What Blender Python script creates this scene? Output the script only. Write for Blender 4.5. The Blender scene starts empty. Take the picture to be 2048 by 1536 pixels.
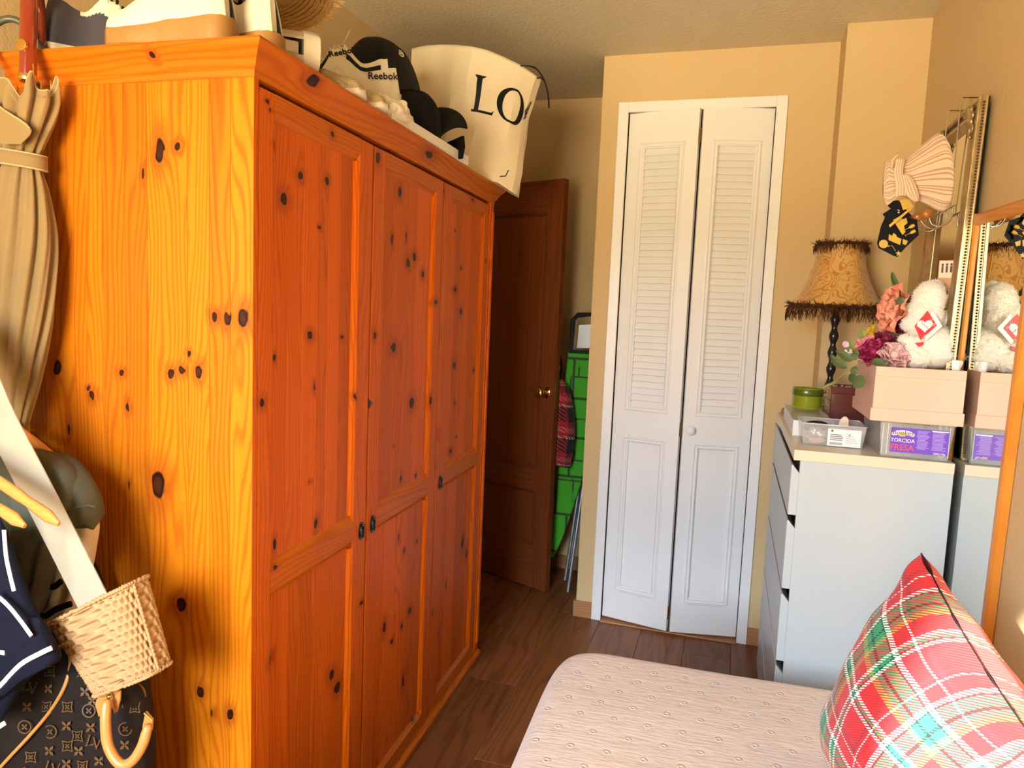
import bpy, bmesh, math, random
from mathutils import Vector, Matrix, Euler, noise as mnoise
from math import sin, cos, pi, radians as R

SC = bpy.context.scene
COL = SC.collection
random.seed(7)

# ------------------------------------------------------------------ camera
CAM_F, CAM_YAW, CAM_PITCH, CAM_ROLL, CAM_H = 1445.714, .2945, .1016, .0415, 1.40
def _basis():
    cy, sy = cos(CAM_YAW), sin(CAM_YAW)
    fw = Vector((-sy*cos(CAM_PITCH), cy*cos(CAM_PITCH), -sin(CAM_PITCH)))
    rt = Vector((cy, sy, 0)); up = rt.cross(fw)
    c, s = cos(CAM_ROLL), sin(CAM_ROLL)
    return c*rt+s*up, -s*rt+c*up, fw
RT, UP, FW = _basis()
CO = Vector((0, 0, CAM_H))
cam_d = bpy.data.cameras.new('camera'); cam = bpy.data.objects.new('camera', cam_d); COL.objects.link(cam)
cam_d.sensor_width = 36; cam_d.lens = CAM_F/2048*36; cam_d.clip_start = .02
m = Matrix((RT, UP, -FW)).transposed().to_4x4(); m.translation = CO
cam.matrix_world = m
SC.camera = cam
def at(px, py, ax, val):
    """world point where the line of sight through pixel (px,py) meets the plane axis=val"""
    d = FW + (px-1024)/CAM_F*RT - (py-768)/CAM_F*UP
    i = 'xyz'.index(ax)
    return CO + d*((val-CO[i])/d[i])

# ------------------------------------------------------------------ light
SC.view_settings.view_transform = 'Standard'; SC.view_settings.look = 'None'
SC.view_settings.gamma = 1; SC.view_settings.use_curve_mapping = False
SC.view_settings.exposure = 0.52

world = bpy.data.worlds.new('sky'); SC.world = world; world.use_nodes = True
wt = world.node_tree; wt.nodes.clear()
w_out = wt.nodes.new('ShaderNodeOutputWorld'); w_bg = wt.nodes.new('ShaderNodeBackground')
w_sky = wt.nodes.new('ShaderNodeTexSky'); w_sky.sky_type = 'HOSEK_WILKIE'; w_sky.turbidity = 3
w_sky.sun_direction = (-.3, -.85, .4); w_sky.ground_albedo = .4
wt.links.new(w_sky.outputs[0], w_bg.inputs[0]); wt.links.new(w_bg.outputs[0], w_out.inputs[0])
w_bg.inputs[1].default_value = .9

def lamp(name, kind, loc, energy, col, target=None, rot=None, **kw):
    d = bpy.data.lights.new(name, kind); d.energy = energy; d.color = col
    for k, v in kw.items(): setattr(d, k, v)
    o = bpy.data.objects.new(name, d); COL.objects.link(o); o.location = loc
    if target is not None:
        o.rotation_euler = (Vector(target)-Vector(loc)).to_track_quat('-Z', 'Y').to_euler()
    return o
SUN_DIR = Vector((1.45, 2.0, -.96))
lamp('sun', 'SUN', (-1, -4, 4), 26.0, (1, .93, .80), target=Vector((-1, -4, 4))+SUN_DIR, angle=R(1.2))
# cool sky above the street and the warm sunlit house front across it, both entering by the window
lamp('sky_light', 'AREA', (-.9, -8.0, 4.3), 4400, (.74, .87, 1.0), target=(-.80, -.9, 1.5),
     shape='RECTANGLE', size=11.0, size_y=3.6)
lamp('facade_light', 'AREA', (-.9, -6.5, .3), 2350, (1.0, .82, .50), target=(-.80, -.9, 1.5),
     shape='RECTANGLE', size=9.0, size_y=2.6)

# ------------------------------------------------------------------ materials
class NT:
    def __init__(s, name):
        s.m = bpy.data.materials.new(name); s.m.use_nodes = True
        s.t = s.m.node_tree; s.t.nodes.clear()
        s.out = s.t.nodes.new('ShaderNodeOutputMaterial')
        s.b = s.n('ShaderNodeBsdfPrincipled'); s.t.links.new(s.b.outputs[0], s.out.inputs[0])
    def n(s, typ, ins=None, **kw):
        nd = s.t.nodes.new(typ)
        for k, v in kw.items(): setattr(nd, k, v)
        for k, v in (ins or {}).items(): s.put(nd.inputs[k], v)
        return nd
    def put(s, sock, v):
        if isinstance(v, bpy.types.NodeSocket): s.t.links.new(v, sock)
        elif isinstance(v, bpy.types.Node): s.t.links.new(v.outputs[0], sock)
        else: sock.default_value = v
    def math(s, op, a, b=0.0, c=0.0, clamp=False):
        nd = s.n('ShaderNodeMath', {0: a, 1: b, 2: c}, operation=op); nd.use_clamp = clamp
        return nd.outputs[0]
    def mix(s, fac, a, b, blend='MIX'):
        nd = s.n('ShaderNodeMix', data_type='RGBA', blend_type=blend)
        s.put(nd.inputs[0], fac); s.put(nd.inputs[6], c4(a)); s.put(nd.inputs[7], c4(b))
        return nd.outputs[2]
    def noise(s, vec, scale, detail=2, rough=.5):
        nd = s.n('ShaderNodeTexNoise', {'Scale': scale, 'Detail': detail, 'Roughness': rough})
        if vec is not None: s.put(nd.inputs['Vector'], vec)
        return nd.outputs[0]
    def ramp(s, fac, lo, hi, a=0.0, b=1.0, smooth=True):
        nd = s.n('ShaderNodeMapRange', {0: fac, 1: lo, 2: hi, 3: a, 4: b})
        if smooth: nd.interpolation_type = 'SMOOTHSTEP'
        return nd.outputs[0]
    def obj(s): return s.n('ShaderNodeTexCoord').outputs['Object']
    def uv(s): return s.n('ShaderNodeTexCoord').outputs['UV']
    def xyz(s, vec):
        nd = s.n('ShaderNodeSeparateXYZ', {0: vec}); return nd.outputs
    def comb(s, x, y, z=0.0): return s.n('ShaderNodeCombineXYZ', {0: x, 1: y, 2: z}).outputs[0]
    def scale(s, vec, sx, sy, sz): return s.n('ShaderNodeVectorMath', {0: vec, 1: (sx, sy, sz)}, operation='MULTIPLY').outputs[0]
    def bump(s, h, strength=.3, dist=.002):
        s.put(s.b.inputs['Normal'], s.n('ShaderNodeBump', {'Height': h, 'Strength': strength, 'Distance': dist}))
    def base(s, c): s.put(s.b.inputs['Base Color'], c4(c))
    def set(s, **kw):
        nm = dict(rough='Roughness', metal='Metallic', coat='Coat Weight', coat_rough='Coat Roughness', spec='Specular IOR Level',
                  trans='Transmission Weight', ior='IOR', sheen='Sheen Weight', alpha='Alpha', sss='Subsurface Weight')
        for k, v in kw.items(): s.put(s.b.inputs[nm[k]], v)
def c4(c):
    return (*c, 1) if isinstance(c, tuple) and len(c) == 3 else c
def srgb(r, g, b):
    f = lambda v: (v/255/12.92) if v/255 <= .04045 else ((v/255+.055)/1.055)**2.4
    return (f(r), f(g), f(b))

def plain(name, col, rough=.5, metal=0, var=.08, vs=30, bump=0, bs=200, bd=.001, **kw):
    t = NT(name); v = t.obj()
    n = t.noise(v, vs, 3)
    t.base(t.mix(n, tuple(c*(1-var) for c in col), tuple(min(1, c*(1+var)) for c in col)))
    if not metal and sum(col) < .12 and 'spec' not in kw and not kw.get('coat'): kw['spec'] = .15
    t.set(rough=rough, metal=metal, **kw)
    if bump: t.bump(t.noise(v, bs, 3), bump, bd)
    return t.m

def cloth(name, col, rough=.9, weave=900, strength=.35, var=.1, sheen=None):
    if sheen is None: sheen = .15 if sum(col) > .4 else 0.0
    t = NT(name); v = t.obj()
    a = t.xyz(v)
    w = t.math('MULTIPLY', t.math('SINE', t.math('MULTIPLY', t.math('ADD', a[0], a[1]), weave)), t.math('SINE', t.math('MULTIPLY', a[2], weave)))
    n = t.noise(v, 14, 3)
    t.base(t.mix(n, tuple(c*(1-var) for c in col), tuple(min(1, c*(1+var)) for c in col)))
    t.set(rough=rough, sheen=sheen, spec=.2)
    t.bump(w, strength, .0006)
    return t.m

def wood(name, light, dark, ia, ig, knots=(), freq=120, contrast=.6, rough=.38, coat=.25, knot=(.016, .0035, .001), warp=.012, halo=(.22, .035, .004), fine=.25):
    """procedural boards: ia = component across the grain, ig = along it; knots = (across, along, ra, rg)"""
    t = NT(name); v = t.obj(); c = t.xyz(v)
    info = t.n('ShaderNodeObjectInfo'); oc = t.n('ShaderNodeSeparateColor', {0: info.outputs['Color']})
    tone, rnd = oc.outputs[0], oc.outputs[1]
    a, g = c[ia], c[ig]
    sh = t.math('MULTIPLY', rnd, 9.0)
    low = t.noise(t.comb(t.math('MULTIPLY', a, 9.0), t.math('MULTIPLY_ADD', g, 1.1, sh), sh), 1.0, 2)
    wob = t.noise(t.comb(t.math('MULTIPLY', a, 60.0), t.math('MULTIPLY', g, 18.0), sh), 1.0, 2)
    dmin = None
    if knots:
        ad = t.math('MULTIPLY_ADD', t.math('SUBTRACT', wob, .5), .022, a)
        gd = t.math('MULTIPLY_ADD', t.math('SUBTRACT', low, .5), .02, g)
        P = t.comb(ad, gd, 0.0)
        for (ka, kg, ra, rg) in knots:
            q = t.n('ShaderNodeVectorMath', {0: P, 1: (ka, kg, 0)}, operation='SUBTRACT')
            q = t.n('ShaderNodeVectorMath', {0: q.outputs[0], 1: (1/ra, 1/rg, 0)}, operation='MULTIPLY')
            d = t.n('ShaderNodeVectorMath', {0: q.outputs[0]}, operation='LENGTH').outputs['Value']
            dmin = d if dmin is None else t.math('MINIMUM', dmin, d)
    ph = t.math('MULTIPLY_ADD', t.math('SUBTRACT', low, .5), warp*14, a)
    ph = t.math('MULTIPLY', t.math('ADD', ph, t.math('MULTIPLY', wob, .0015)), freq*2)
    if dmin is not None:
        ph = t.math('ADD', ph, t.math('DIVIDE', 16.0, t.math('ADD', t.math('MULTIPLY', dmin, dmin), 1.2)))
    ln = t.math('POWER', t.math('MULTIPLY_ADD', t.math('SINE', ph), .5, .5), 2.5)
    fib = t.noise(t.comb(t.math('MULTIPLY', a, 700.0), t.math('MULTIPLY', g, 9.0), sh), 1.0, 2)
    bandn = t.noise(t.comb(t.math('MULTIPLY', a, 35.0), t.math('MULTIPLY', g, .8), sh), 1.0, 2)
    f = t.math('ADD', t.math('MULTIPLY', ln, contrast*.75), t.math('MULTIPLY', t.math('SUBTRACT', fib, .4), fine))
    f = t.math('ADD', f, t.math('MULTIPLY', t.math('SUBTRACT', bandn, .5), .6), 0.0, True)
    col = t.mix(f, light, dark)
    col = t.n('ShaderNodeVectorMath', {0: col, 'Scale': tone}, operation='SCALE').outputs[0]
    if dmin is not None:
        col = t.mix(t.ramp(dmin, 3.4, .9, 0, .55), col, halo)
        col = t.mix(t.ramp(dmin, 1.02, .80), col, knot)
        col = t.mix(t.math('MULTIPLY', t.ramp(dmin, .72, .45), t.ramp(wob, .3, .6, .25, .9)), col, tuple(x*3.2 for x in knot))
    t.base(col); t.set(rough=rough, coat=coat, coat_rough=.25, spec=.18)
    t.bump(fib, .12, .0006)
    return t.m

# ------------------------------------------------------------------ mesh building
class MB:
    def __init__(s): s.v, s.f, s.mi = [], [], []
    def add(s, vs, fs, mi=0):
        k = len(s.v); s.v += [tuple(x) for x in vs]; s.f += [tuple(k+i for i in q) for q in fs]; s.mi += [mi]*len(fs); return s
    def box(s, x0, x1, y0, y1, z0, z1, mi=0, M=None):
        vs = [Vector((x, y, z)) for z in (z0, z1) for y in (y0, y1) for x in (x0, x1)]
        if M is not None: vs = [M @ p for p in vs]
        return s.add(vs, [(0, 2, 3, 1), (4, 5, 7, 6), (0, 1, 5, 4), (2, 6, 7, 3), (0, 4, 6, 2), (1, 3, 7, 5)], mi)
    def prism(s, poly, fn, h0, h1, mi=0):
        """poly: 2-D outline, fn(a,b,h)->3-D point"""
        n = len(poly)
        vs = [fn(a, b, h0) for a, b in poly]+[fn(a, b, h1) for a, b in poly]
        fs = [tuple(range(n))[::-1], tuple(range(n, 2*n))]+[(i, (i+1) % n, n+(i+1) % n, n+i) for i in range(n)]
        return s.add(vs, fs, mi)
    def grid(s, fn, nu, nv, cu=False, cv=False, mi=0):
        us = nu if cu else nu+1; vs_ = nv if cv else nv+1
        vs = [fn(i/nu, j/nv) for i in range(us) for j in range(vs_)]
        fs = [(i*vs_+j, ((i+1) % us)*vs_+j, ((i+1) % us)*vs_+(j+1) % vs_, i*vs_+(j+1) % vs_) for i in range(nu) for j in range(nv)]
        return s.add(vs, fs, mi)
    def tube(s, pts, r, n=10, cap=True, mi=0, flat=None, closed=False):
        pts = [Vector(p) for p in pts]; m = len(pts)
        rs = list(r) if isinstance(r, list) else [r]*m
        rings = []; up = None
        for i, p in enumerate(pts):
            if closed: tg = (pts[(i+1) % m]-pts[i-1]).normalized()
            else: tg = (pts[min(i+1, m-1)]-pts[max(i-1, 0)]).normalized()
            if up is None:
                up = Vector((0, 0, 1)) if flat is None else Vector(flat)
                if abs(up.dot(tg)) > .97: up = Vector((1, 0, 0))
            u = (up-tg*up.dot(tg)).normalized(); w = tg.cross(u); up = u
            rr = rs[i]; ra, rb = rr if isinstance(rr, (tuple, list)) else (rr, rr)
            rings.append([p+u*ra*cos(2*pi*k/n)+w*rb*sin(2*pi*k/n) for k in range(n)])
        vs = [q for g in rings for q in g]
        fs = [(i % m*n+k, i % m*n+(k+1) % n, (i+1) % m*n+(k+1) % n, (i+1) % m*n+k) for i in range(m if closed else m-1) for k in range(n)]
        if cap and not closed: fs += [tuple(range(n))[::-1], tuple(range((m-1)*n, m*n))]
        return s.add(vs, fs, mi)
    def lathe(s, prof, n=24, M=None, mi=0, cap=True):
        vs = []
        for (r, z) in prof:
            for k in range(n):
                p = Vector((r*cos(2*pi*k/n), r*sin(2*pi*k/n), z)); vs.append(M @ p if M is not None else p)
        m = len(prof)
        fs = [(i*n+k, i*n+(k+1) % n, (i+1)*n+(k+1) % n, (i+1)*n+k) for i in range(m-1) for k in range(n)]
        if cap: fs += [tuple(range(n))[::-1], tuple(range((m-1)*n, m*n))]
        return s.add(vs, fs, mi)
    def ball(s, c, r, n=12, m=8, M=None, mi=0):
        r = r if isinstance(r, (tuple, list)) else (r, r, r); c = Vector(c)
        M = M or Matrix.Identity(3)
        def fn(u, v):
            a, b = 2*pi*u, pi*(v*.998+.001)
            return c+M @ Vector((r[0]*sin(b)*cos(a), r[1]*sin(b)*sin(a), r[2]*cos(b)))
        return s.grid(fn, n, m, cu=True, mi=mi)
    def build(s, name, mat=None, parent=None, smooth=40, bevel=0, seg=2, subsurf=0, solid=0, uv=None, M=None, doubles=False, vuv=None):
        me = bpy.data.meshes.new(name); vs = s.v
        if M is not None: vs = [tuple(M @ Vector(p)) for p in vs]
        me.from_pydata(vs, [], s.f)
        mats = mat if isinstance(mat, (list, tuple)) else [mat]
        for q in mats:
            if q: me.materials.append(q)
        if len(mats) > 1: me.polygons.foreach_set('material_index', s.mi)
        bm = bmesh.new(); bm.from_mesh(me)
        if doubles: bmesh.ops.remove_doubles(bm, verts=bm.verts, dist=1e-5)
        bmesh.ops.recalc_face_normals(bm, faces=bm.faces); bm.to_mesh(me); bm.free()
        if smooth:
            me.shade_smooth()
            if smooth < 180: me.set_sharp_from_angle(angle=R(smooth))
        if vuv:
            L = me.uv_layers.new(name='UVMap')
            for lp in me.loops: L.data[lp.index].uv = vuv[lp.vertex_index]
        if uv:
            L = me.uv_layers.new(name='UVMap')
            for lp in me.loops: L.data[lp.index].uv = uv(Vector(me.vertices[lp.vertex_index].co))
        o = bpy.data.objects.new(name, me); COL.objects.link(o)
        if parent: o.parent = parent
        if solid:
            md = o.modifiers.new('thickness', 'SOLIDIFY'); md.thickness = solid; md.offset = 0
        if bevel:
            md = o.modifiers.new('edges', 'BEVEL'); md.width = bevel; md.segments = seg; md.limit_method = 'ANGLE'; md.angle_limit = R(35)
            md.harden_normals = False
        if subsurf:
            md = o.modifiers.new('smooth', 'SUBSURF'); md.levels = md.render_levels = subsurf
        return o

def thing(name, label, cat, loc=(0, 0, 0), rz=0.0, group=None, rot=None):
    o = bpy.data.objects.new(name, None); COL.objects.link(o); o.empty_display_size = .05
    o.location = loc; o.rotation_euler = rot if rot is not None else (0, 0, rz)
    return tag(o, label, cat, group)
def tag(o, label, cat, group=None):
    o['label'] = label; o['category'] = cat
    if group: o['group'] = group
    return o
def struct(o): o['kind'] = 'structure'; return o
def empty(name, parent=None, loc=(0, 0, 0), rot=(0, 0, 0)):
    o = bpy.data.objects.new(name, None); COL.objects.link(o); o.location = loc; o.rotation_euler = rot; o.empty_display_size = .05
    if parent: o.parent = parent
    return o
def dup(o, parent=None):
    c = o.copy(); COL.objects.link(c)
    if parent: c.parent = parent
    for ch in list(o.children): dup(ch, c)
    return c
def tone(o, t=1.0, r=None): o.color = (t, random.random() if r is None else r, 0, 1); return o

def text(name, body, mat, parent, M, size, extrude=.0004, align='CENTER', shear=0, bold=0, sx=1, spacing=1):
    cu = bpy.data.curves.new(name, 'FONT'); cu.body = body; cu.size = size; cu.extrude = extrude; cu.align_x = align; cu.align_y = 'CENTER'
    cu.shear = shear; cu.offset = bold; cu.resolution_u = 3; cu.space_character = spacing
    o = bpy.data.objects.new(name, cu); COL.objects.link(o)
    me = bpy.data.meshes.new_from_object(o.evaluated_get(bpy.context.evaluated_depsgraph_get()))
    bpy.data.objects.remove(o); bpy.data.curves.remove(cu)
    for p in me.vertices: p.co = M @ Vector((p.co.x*sx, p.co.y, p.co.z))
    me.materials.clear(); me.materials.append(mat)
    q = bpy.data.objects.new(name, me); COL.objects.link(q)
    if parent: q.parent = parent
    return q
def frame(o, x, y, z=None):
    """4x4 with origin o and axes x (text right), y (text up)"""
    x = Vector(x).normalized(); y = Vector(y); y = (y-x*x.dot(y)).normalized(); z = x.cross(y)
    m = Matrix((x, y, z)).transposed().to_4x4(); m.translation = Vector(o); return m
# ================================================================== the room
XL, XR, YF, YB = -1.478, .602, 3.20, -.90      # left, right, closet wall, window wall
CEIL = 2.503; XC = -.615; YREC = 3.79; XP = .322; YP = 3.016

def stucco(name, col, bs, st, var=.05):
    t = NT(name); v = t.obj()
    t.base(t.mix(t.noise(v, 1.7, 3), tuple(c*(1-var) for c in col), tuple(min(1, c*(1+var)) for c in col)))
    t.set(rough=.85, spec=.25)
    t.bump(t.noise(v, bs, 3, .6), st, .004)
    return t.m
M_WALL = stucco('ochre_wall_paint', (.63, .462, .245), 95, .35)
M_CEIL = stucco('ceiling_paint', (.70, .62, .45), 75, .6)
M_WHITE = plain('white_door_paint', (.80, .79, .78), .38, var=.03, vs=9, bump=.15, bs=60, bd=.001)
M_DARK = plain('closet_dark', (.03, .025, .02), .9)
M_SKIRT = wood('oak_skirting', (.42, .20, .09), (.26, .11, .045), 2, 0, freq=160, contrast=.5, coat=.1, rough=.45)
M_SKIRTY = wood('oak_skirting_side', (.42, .20, .09), (.26, .11, .045), 2, 1, freq=160, contrast=.5, coat=.1, rough=.45)
M_FLOOR = wood('walnut_laminate', (.21, .075, .024), (.09, .028, .008), 0, 1, freq=55, contrast=.7, coat=.12, rough=.36, warp=.03, fine=.4)

fl = struct(MB().box(XL-.1, XR+.1, YB-.1, 4.0, -.06, -.006).build('floor', M_DARK, smooth=0))
x = XL+.02; k = 0
while x < XR:
    y = YB-(k*.47 % 1.2)
    while y < 3.95:
        y0, y1 = max(y, YB), min(y+1.2, 3.95)
        if y1-y0 > .02:
            tone(MB().box(max(x, XL)+.0005, min(x+.192, XR)-.0005, y0+.0005, y1-.0005, -.006, 0).build('plank', M_FLOOR, fl, smooth=0, bevel=.0012, seg=1), .8+.45*random.random())
        y += 1.2
    x += .192; k += 1
struct(MB().box(XL-.1, XR+.1, YB-.1, 4.0, CEIL, CEIL+.08).build('ceiling', M_CEIL, smooth=0))
struct(MB().box(XL-.1, XL, YB-.1, YREC+.1, 0, CEIL).build('wall_left', M_WALL, smooth=0))
struct(MB().box(XR, XR+.1, YB-.1, YF+.1, 0, CEIL).build('wall_right', M_WALL, smooth=0))
# closet wall with its opening
b = MB()
b.box(XC, -.497, YF, YF+.09, 0, CEIL); b.box(.100, XP, YF, YF+.09, 0, CEIL); b.box(-.497, .100, YF, YF+.09, 2.262, CEIL)
b.box(XC, XC+.09, YF+.09, YREC, 0, CEIL)
struct(b.build('wall_closet', M_WALL, smooth=0))
struct(MB().box(XP, XR, YP, YF, 0, CEIL).build('wall_pier', M_WALL, smooth=0))
struct(MB().box(XL, XC+.09, YREC, YREC+.1, 0, CEIL).build('wall_far', M_WALL, smooth=0))
struct(MB().box(XC+.09, XR, YREC, YREC+.04, 0, CEIL).build('wall_closet_back', M_DARK, smooth=0))
# window wall behind the photographer
b = MB(); wx0, wx1, wz0, wz1 = -1.36, -.20, .92, 2.12
b.box(XL, wx0, YB-.1, YB, 0, CEIL); b.box(wx1, XR, YB-.1, YB, 0, CEIL)
b.box(wx0, wx1, YB-.1, YB, 0, wz0); b.box(wx0, wx1, YB-.1, YB, wz1, CEIL)
struct(b.build('wall_window', M_WALL, smooth=0))
b = MB()
for q in ((wx0, wx0+.04, wz0, wz1), (wx1-.04, wx1, wz0, wz1), (wx0, wx1, wz0, wz0+.04), (wx0, wx1, wz1-.04, wz1)):
    b.box(q[0], q[1], YB-.09, YB-.04, q[2], q[3])
struct(b.build('window_1', M_WHITE, smooth=0))
# skirting
b = MB(); b.box(XC-.012, -.54, YF-.012, YF, 0, .075); b.box(XC-.012, XC, YF, YREC, 0, .075)
tone(struct(b.build('baseboard_front', M_SKIRT, smooth=0, bevel=.002)))
tone(struct(MB().box(.143, XP, YF-.012, YF, 0, .075).build('baseboard_closet', M_SKIRT, smooth=0, bevel=.002)))
tone(struct(MB().box(XL, XC, YREC-.012, YREC, 0, .075).build('baseboard_far', M_SKIRT, smooth=0, bevel=.002)))
tone(struct(MB().box(XR-.012, XR, YB, YP, 0, .075).build('baseboard_right', M_SKIRTY, smooth=0, bevel=.002)))

# white architrave round the closet
b = MB()
b.box(-.540, -.497, YF-.014, YF+.05, 0, 2.3045); b.box(.100, .1425, YF-.014, YF+.05, 0, 2.3045); b.box(-.497, .100, YF-.014, YF+.05, 2.262, 2.3045)
struct(b.build('trim_1', M_WHITE, smooth=0, bevel=.002))
tone(struct(MB().box(-.497, .100, YF-.03, YF+.09, 0, .006).build('trim_2', M_SKIRT, smooth=0, bevel=.002)))

# bifold louvre door, folded slightly into the room
d1 = struct(empty('door_1'))
M_SLAT = M_WHITE
def leaf(x0, y0, x1, y1, knob=None):
    w = math.hypot(x1-x0, y1-y0); lf = None
    B = MB(); st = (w-.148)/2+.0; h = 2.247; t = .028     # local: x along the leaf, y out of the room face (0 = face), z up
    a0, a1 = st, w-st
    B.box(0, a0, 0, t, 0, h); B.box(a1, w, 0, t, 0, h)
    B.box(a0, a1, 0, t, 2.095, h); B.box(a0, a1, 0, t, .86, .985); B.box(a0, a1, 0, t, 0, .13); B.box(a0, a1, .008, t, .13, .86)
    lf = B.build('leaf', M_WHITE, d1, smooth=0)
    lf.location = (x0, y0, .015); lf.rotation_euler = (0, 0, math.atan2(y1-y0, x1-x0))
    def ring(name, a0, a1, z0, z1, ww=.024):
        Q = MB(); prof = [(0, .0005), (0, -.005), (.005, -.007), (.010, -.0035), (.014, -.0035), (.018, -.006), (ww, -.002), (ww, .0005)]
        n = len(prof)
        for (dx, dz) in ((0, 0), (1, 0), (1, 1), (0, 1)):
            for (p, q) in prof:
                Q.v.append(((a1-p if dx else a0+p), q, (z1-p if dz else z0+p)))
        for c in range(4):
            for i in range(n):
                Q.f.append((c*n+i, c*n+(i+1) % n, ((c+1) % 4)*n+(i+1) % n, ((c+1) % 4)*n+i)); Q.mi.append(0)
        return Q.build(name, M_WHITE, lf, smooth=30)
    ring('moulding', a0-.024, a1+.024, .965, 2.118)
    ring('moulding', a0-.022, a1+.022, .138, .848)
    # slats
    N = 39; z0, z1 = .985, 2.095; pitch = (z1-z0)/N
    S = MB(); L = pitch*1.12
    S.prism([(0, 0), (.004, -.002), (.004+.014, L-.002), (.014, L)], lambda a, b, hh: (hh, a, b), a0-.003, a1+.003)
    first = S.build('slat', M_SLAT, lf, smooth=0)
    first.location = (0, .001, z0)
    for i in range(1, N):
        s = first.copy(); COL.objects.link(s); s.parent = lf; s.location = (0, .001, z0+i*pitch)
    if knob is not None:
        M = Matrix.Translation((knob, 0, .906)) @ Matrix.Rotation(R(90), 4, 'X')
        MB().lathe([(.009, 0), (.009, .016), (.014, .020), (.0185, .026), (.0185, .032), (.014, .037), (.001, .039)], 24, M).build('knob', M_WHITE, lf)
    return lf
leaf(-.494, 3.215, -.198, 3.157)
r_ = leaf(-.182, 3.157, .097, 3.215, knob=.028)
# three hinges in the fold
M_BRASS = plain('brass', (.55, .36, .10), .22, 1, var=.1)
for z in (.10, .92, 2.15):
    b = MB(); b.tube([(-.192, 3.158, z-.03), (-.192, 3.158, z+.03)], .004, 8)
    h_ = b.build('hinge', M_BRASS, d1)

# brown panelled door standing ajar in front of the recess
M_MAH = wood('mahogany', (.20, .052, .014), (.10, .022, .006), 0, 2, freq=150, contrast=.5, rough=.34, coat=.35, fine=.5)
M_MAHR = wood('mahogany_rail', (.20, .052, .014), (.10, .022, .006), 2, 0, freq=150, contrast=.5, rough=.34, coat=.35, fine=.5)
d2 = struct(empty('door_2', loc=(-.812, 3.392, .008), rot=(0, 0, math.atan2(-.163, .39))))
# local: x from -W (hinge) to 0 (free edge), y = 0 visible face, thickness to +y
W, H, T = .70, 2.02, .036
tone(MB().box(-.09, 0, 0, T, 0, H).build('stile', M_MAH, d2, smooth=0, bevel=.002))
tone(MB().box(-W, -W+.09, 0, T, 0, H).build('stile', M_MAH, d2, smooth=0, bevel=.002))
for z0, z1 in ((1.87, H), (.50, .61), (0, .22)):
    tone(MB().box(-W+.09, -.09, 0, T, z0, z1).build('rail', M_MAHR, d2, smooth=0, bevel=.002))
for z0, z1 in ((.61, 1.87), (.22, .50)):
    tone(MB().box(-W+.09, -.09, .012, T-.012, z0, z1).build('panel', M_MAH, d2, smooth=0))
    Q = MB(); prof = [(0, .012), (0, -.003), (.006, -.004), (.012, .004), (.018, .012)]; n = len(prof)
    for (dx, dz) in ((0, 0), (1, 0), (1, 1), (0, 1)):
        for (p, q) in prof: Q.v.append(((-.09-p if dx else -W+.09+p), q, (z1-p if dz else z0+p)))
    for c in range(4):
        for i in range(n): Q.f.append((c*n+i, c*n+(i+1) % n, ((c+1) % 4)*n+(i+1) % n, ((c+1) % 4)*n+i)); Q.mi.append(0)
    tone(Q.build('moulding', M_MAHR, d2, smooth=30), .85)
M_BRASSP = plain('polished_brass', (.80, .55, .16), .12, 1, var=.05)
for sgn, y in ((1, 0), (-1, T)):
    M = Matrix.Translation((-.055, y, 1.0)) @ Matrix.Rotation(R(90*sgn), 4, 'X')
    MB().lathe([(.001, 0), (.030, 0), (.030, .004), (.022, .009), (.010, .014), (.010, .030), (.016, .034), (.025, .044), (.026, .054), (.021, .064), (.012, .068), (.001, .069)], 24, M).build('knob', M_BRASSP, d2)
MB().box(-.001, .0015, .008, T-.008, .93, 1.07).build('latch_plate', M_BRASSP, d2, smooth=0)
# ================================================================== pine wardrobe
SK = [(-0.204, 1.674, 0.0104, 0.0261), (-0.165, 1.681, 0.0078, 0.0087), (-0.243, 1.628, 0.0035, 0.0113), (-0.458, 1.25, 0.0104, 0.0174), (-0.377, 1.209, 0.0052, 0.0052), (-0.369, 1.193, 0.007, 0.0104), (-0.298, 1.242, 0.007, 0.007), (-0.283, 1.176, 0.0052, 0.0104), (-0.183, 1.247, 0.007, 0.0104), (-0.158, 1.258, 0.007, 0.0087), (-0.116, 1.256, 0.0078, 0.0139), (-0.141, 1.288, 0.0035, 0.007), (-0.085, 1.366, 0.0078, 0.0104), (-0.055, 1.363, 0.0078, 0.0139), (-0.02, 1.361, 0.0139, 0.0191), (-0.212, 1.025, 0.016, 0.030), (-0.162, 0.783, 0.0122, 0.0157), (-0.116, 0.611, 0.0087, 0.0122), (-0.089, 0.571, 0.0043, 0.0078), (-0.048, 0.577, 0.0078, 0.0122), (-0.431, 1.121, 0.0035, 0.0122), (-0.284, 1.018, 0.0035, 0.0087)]
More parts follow.
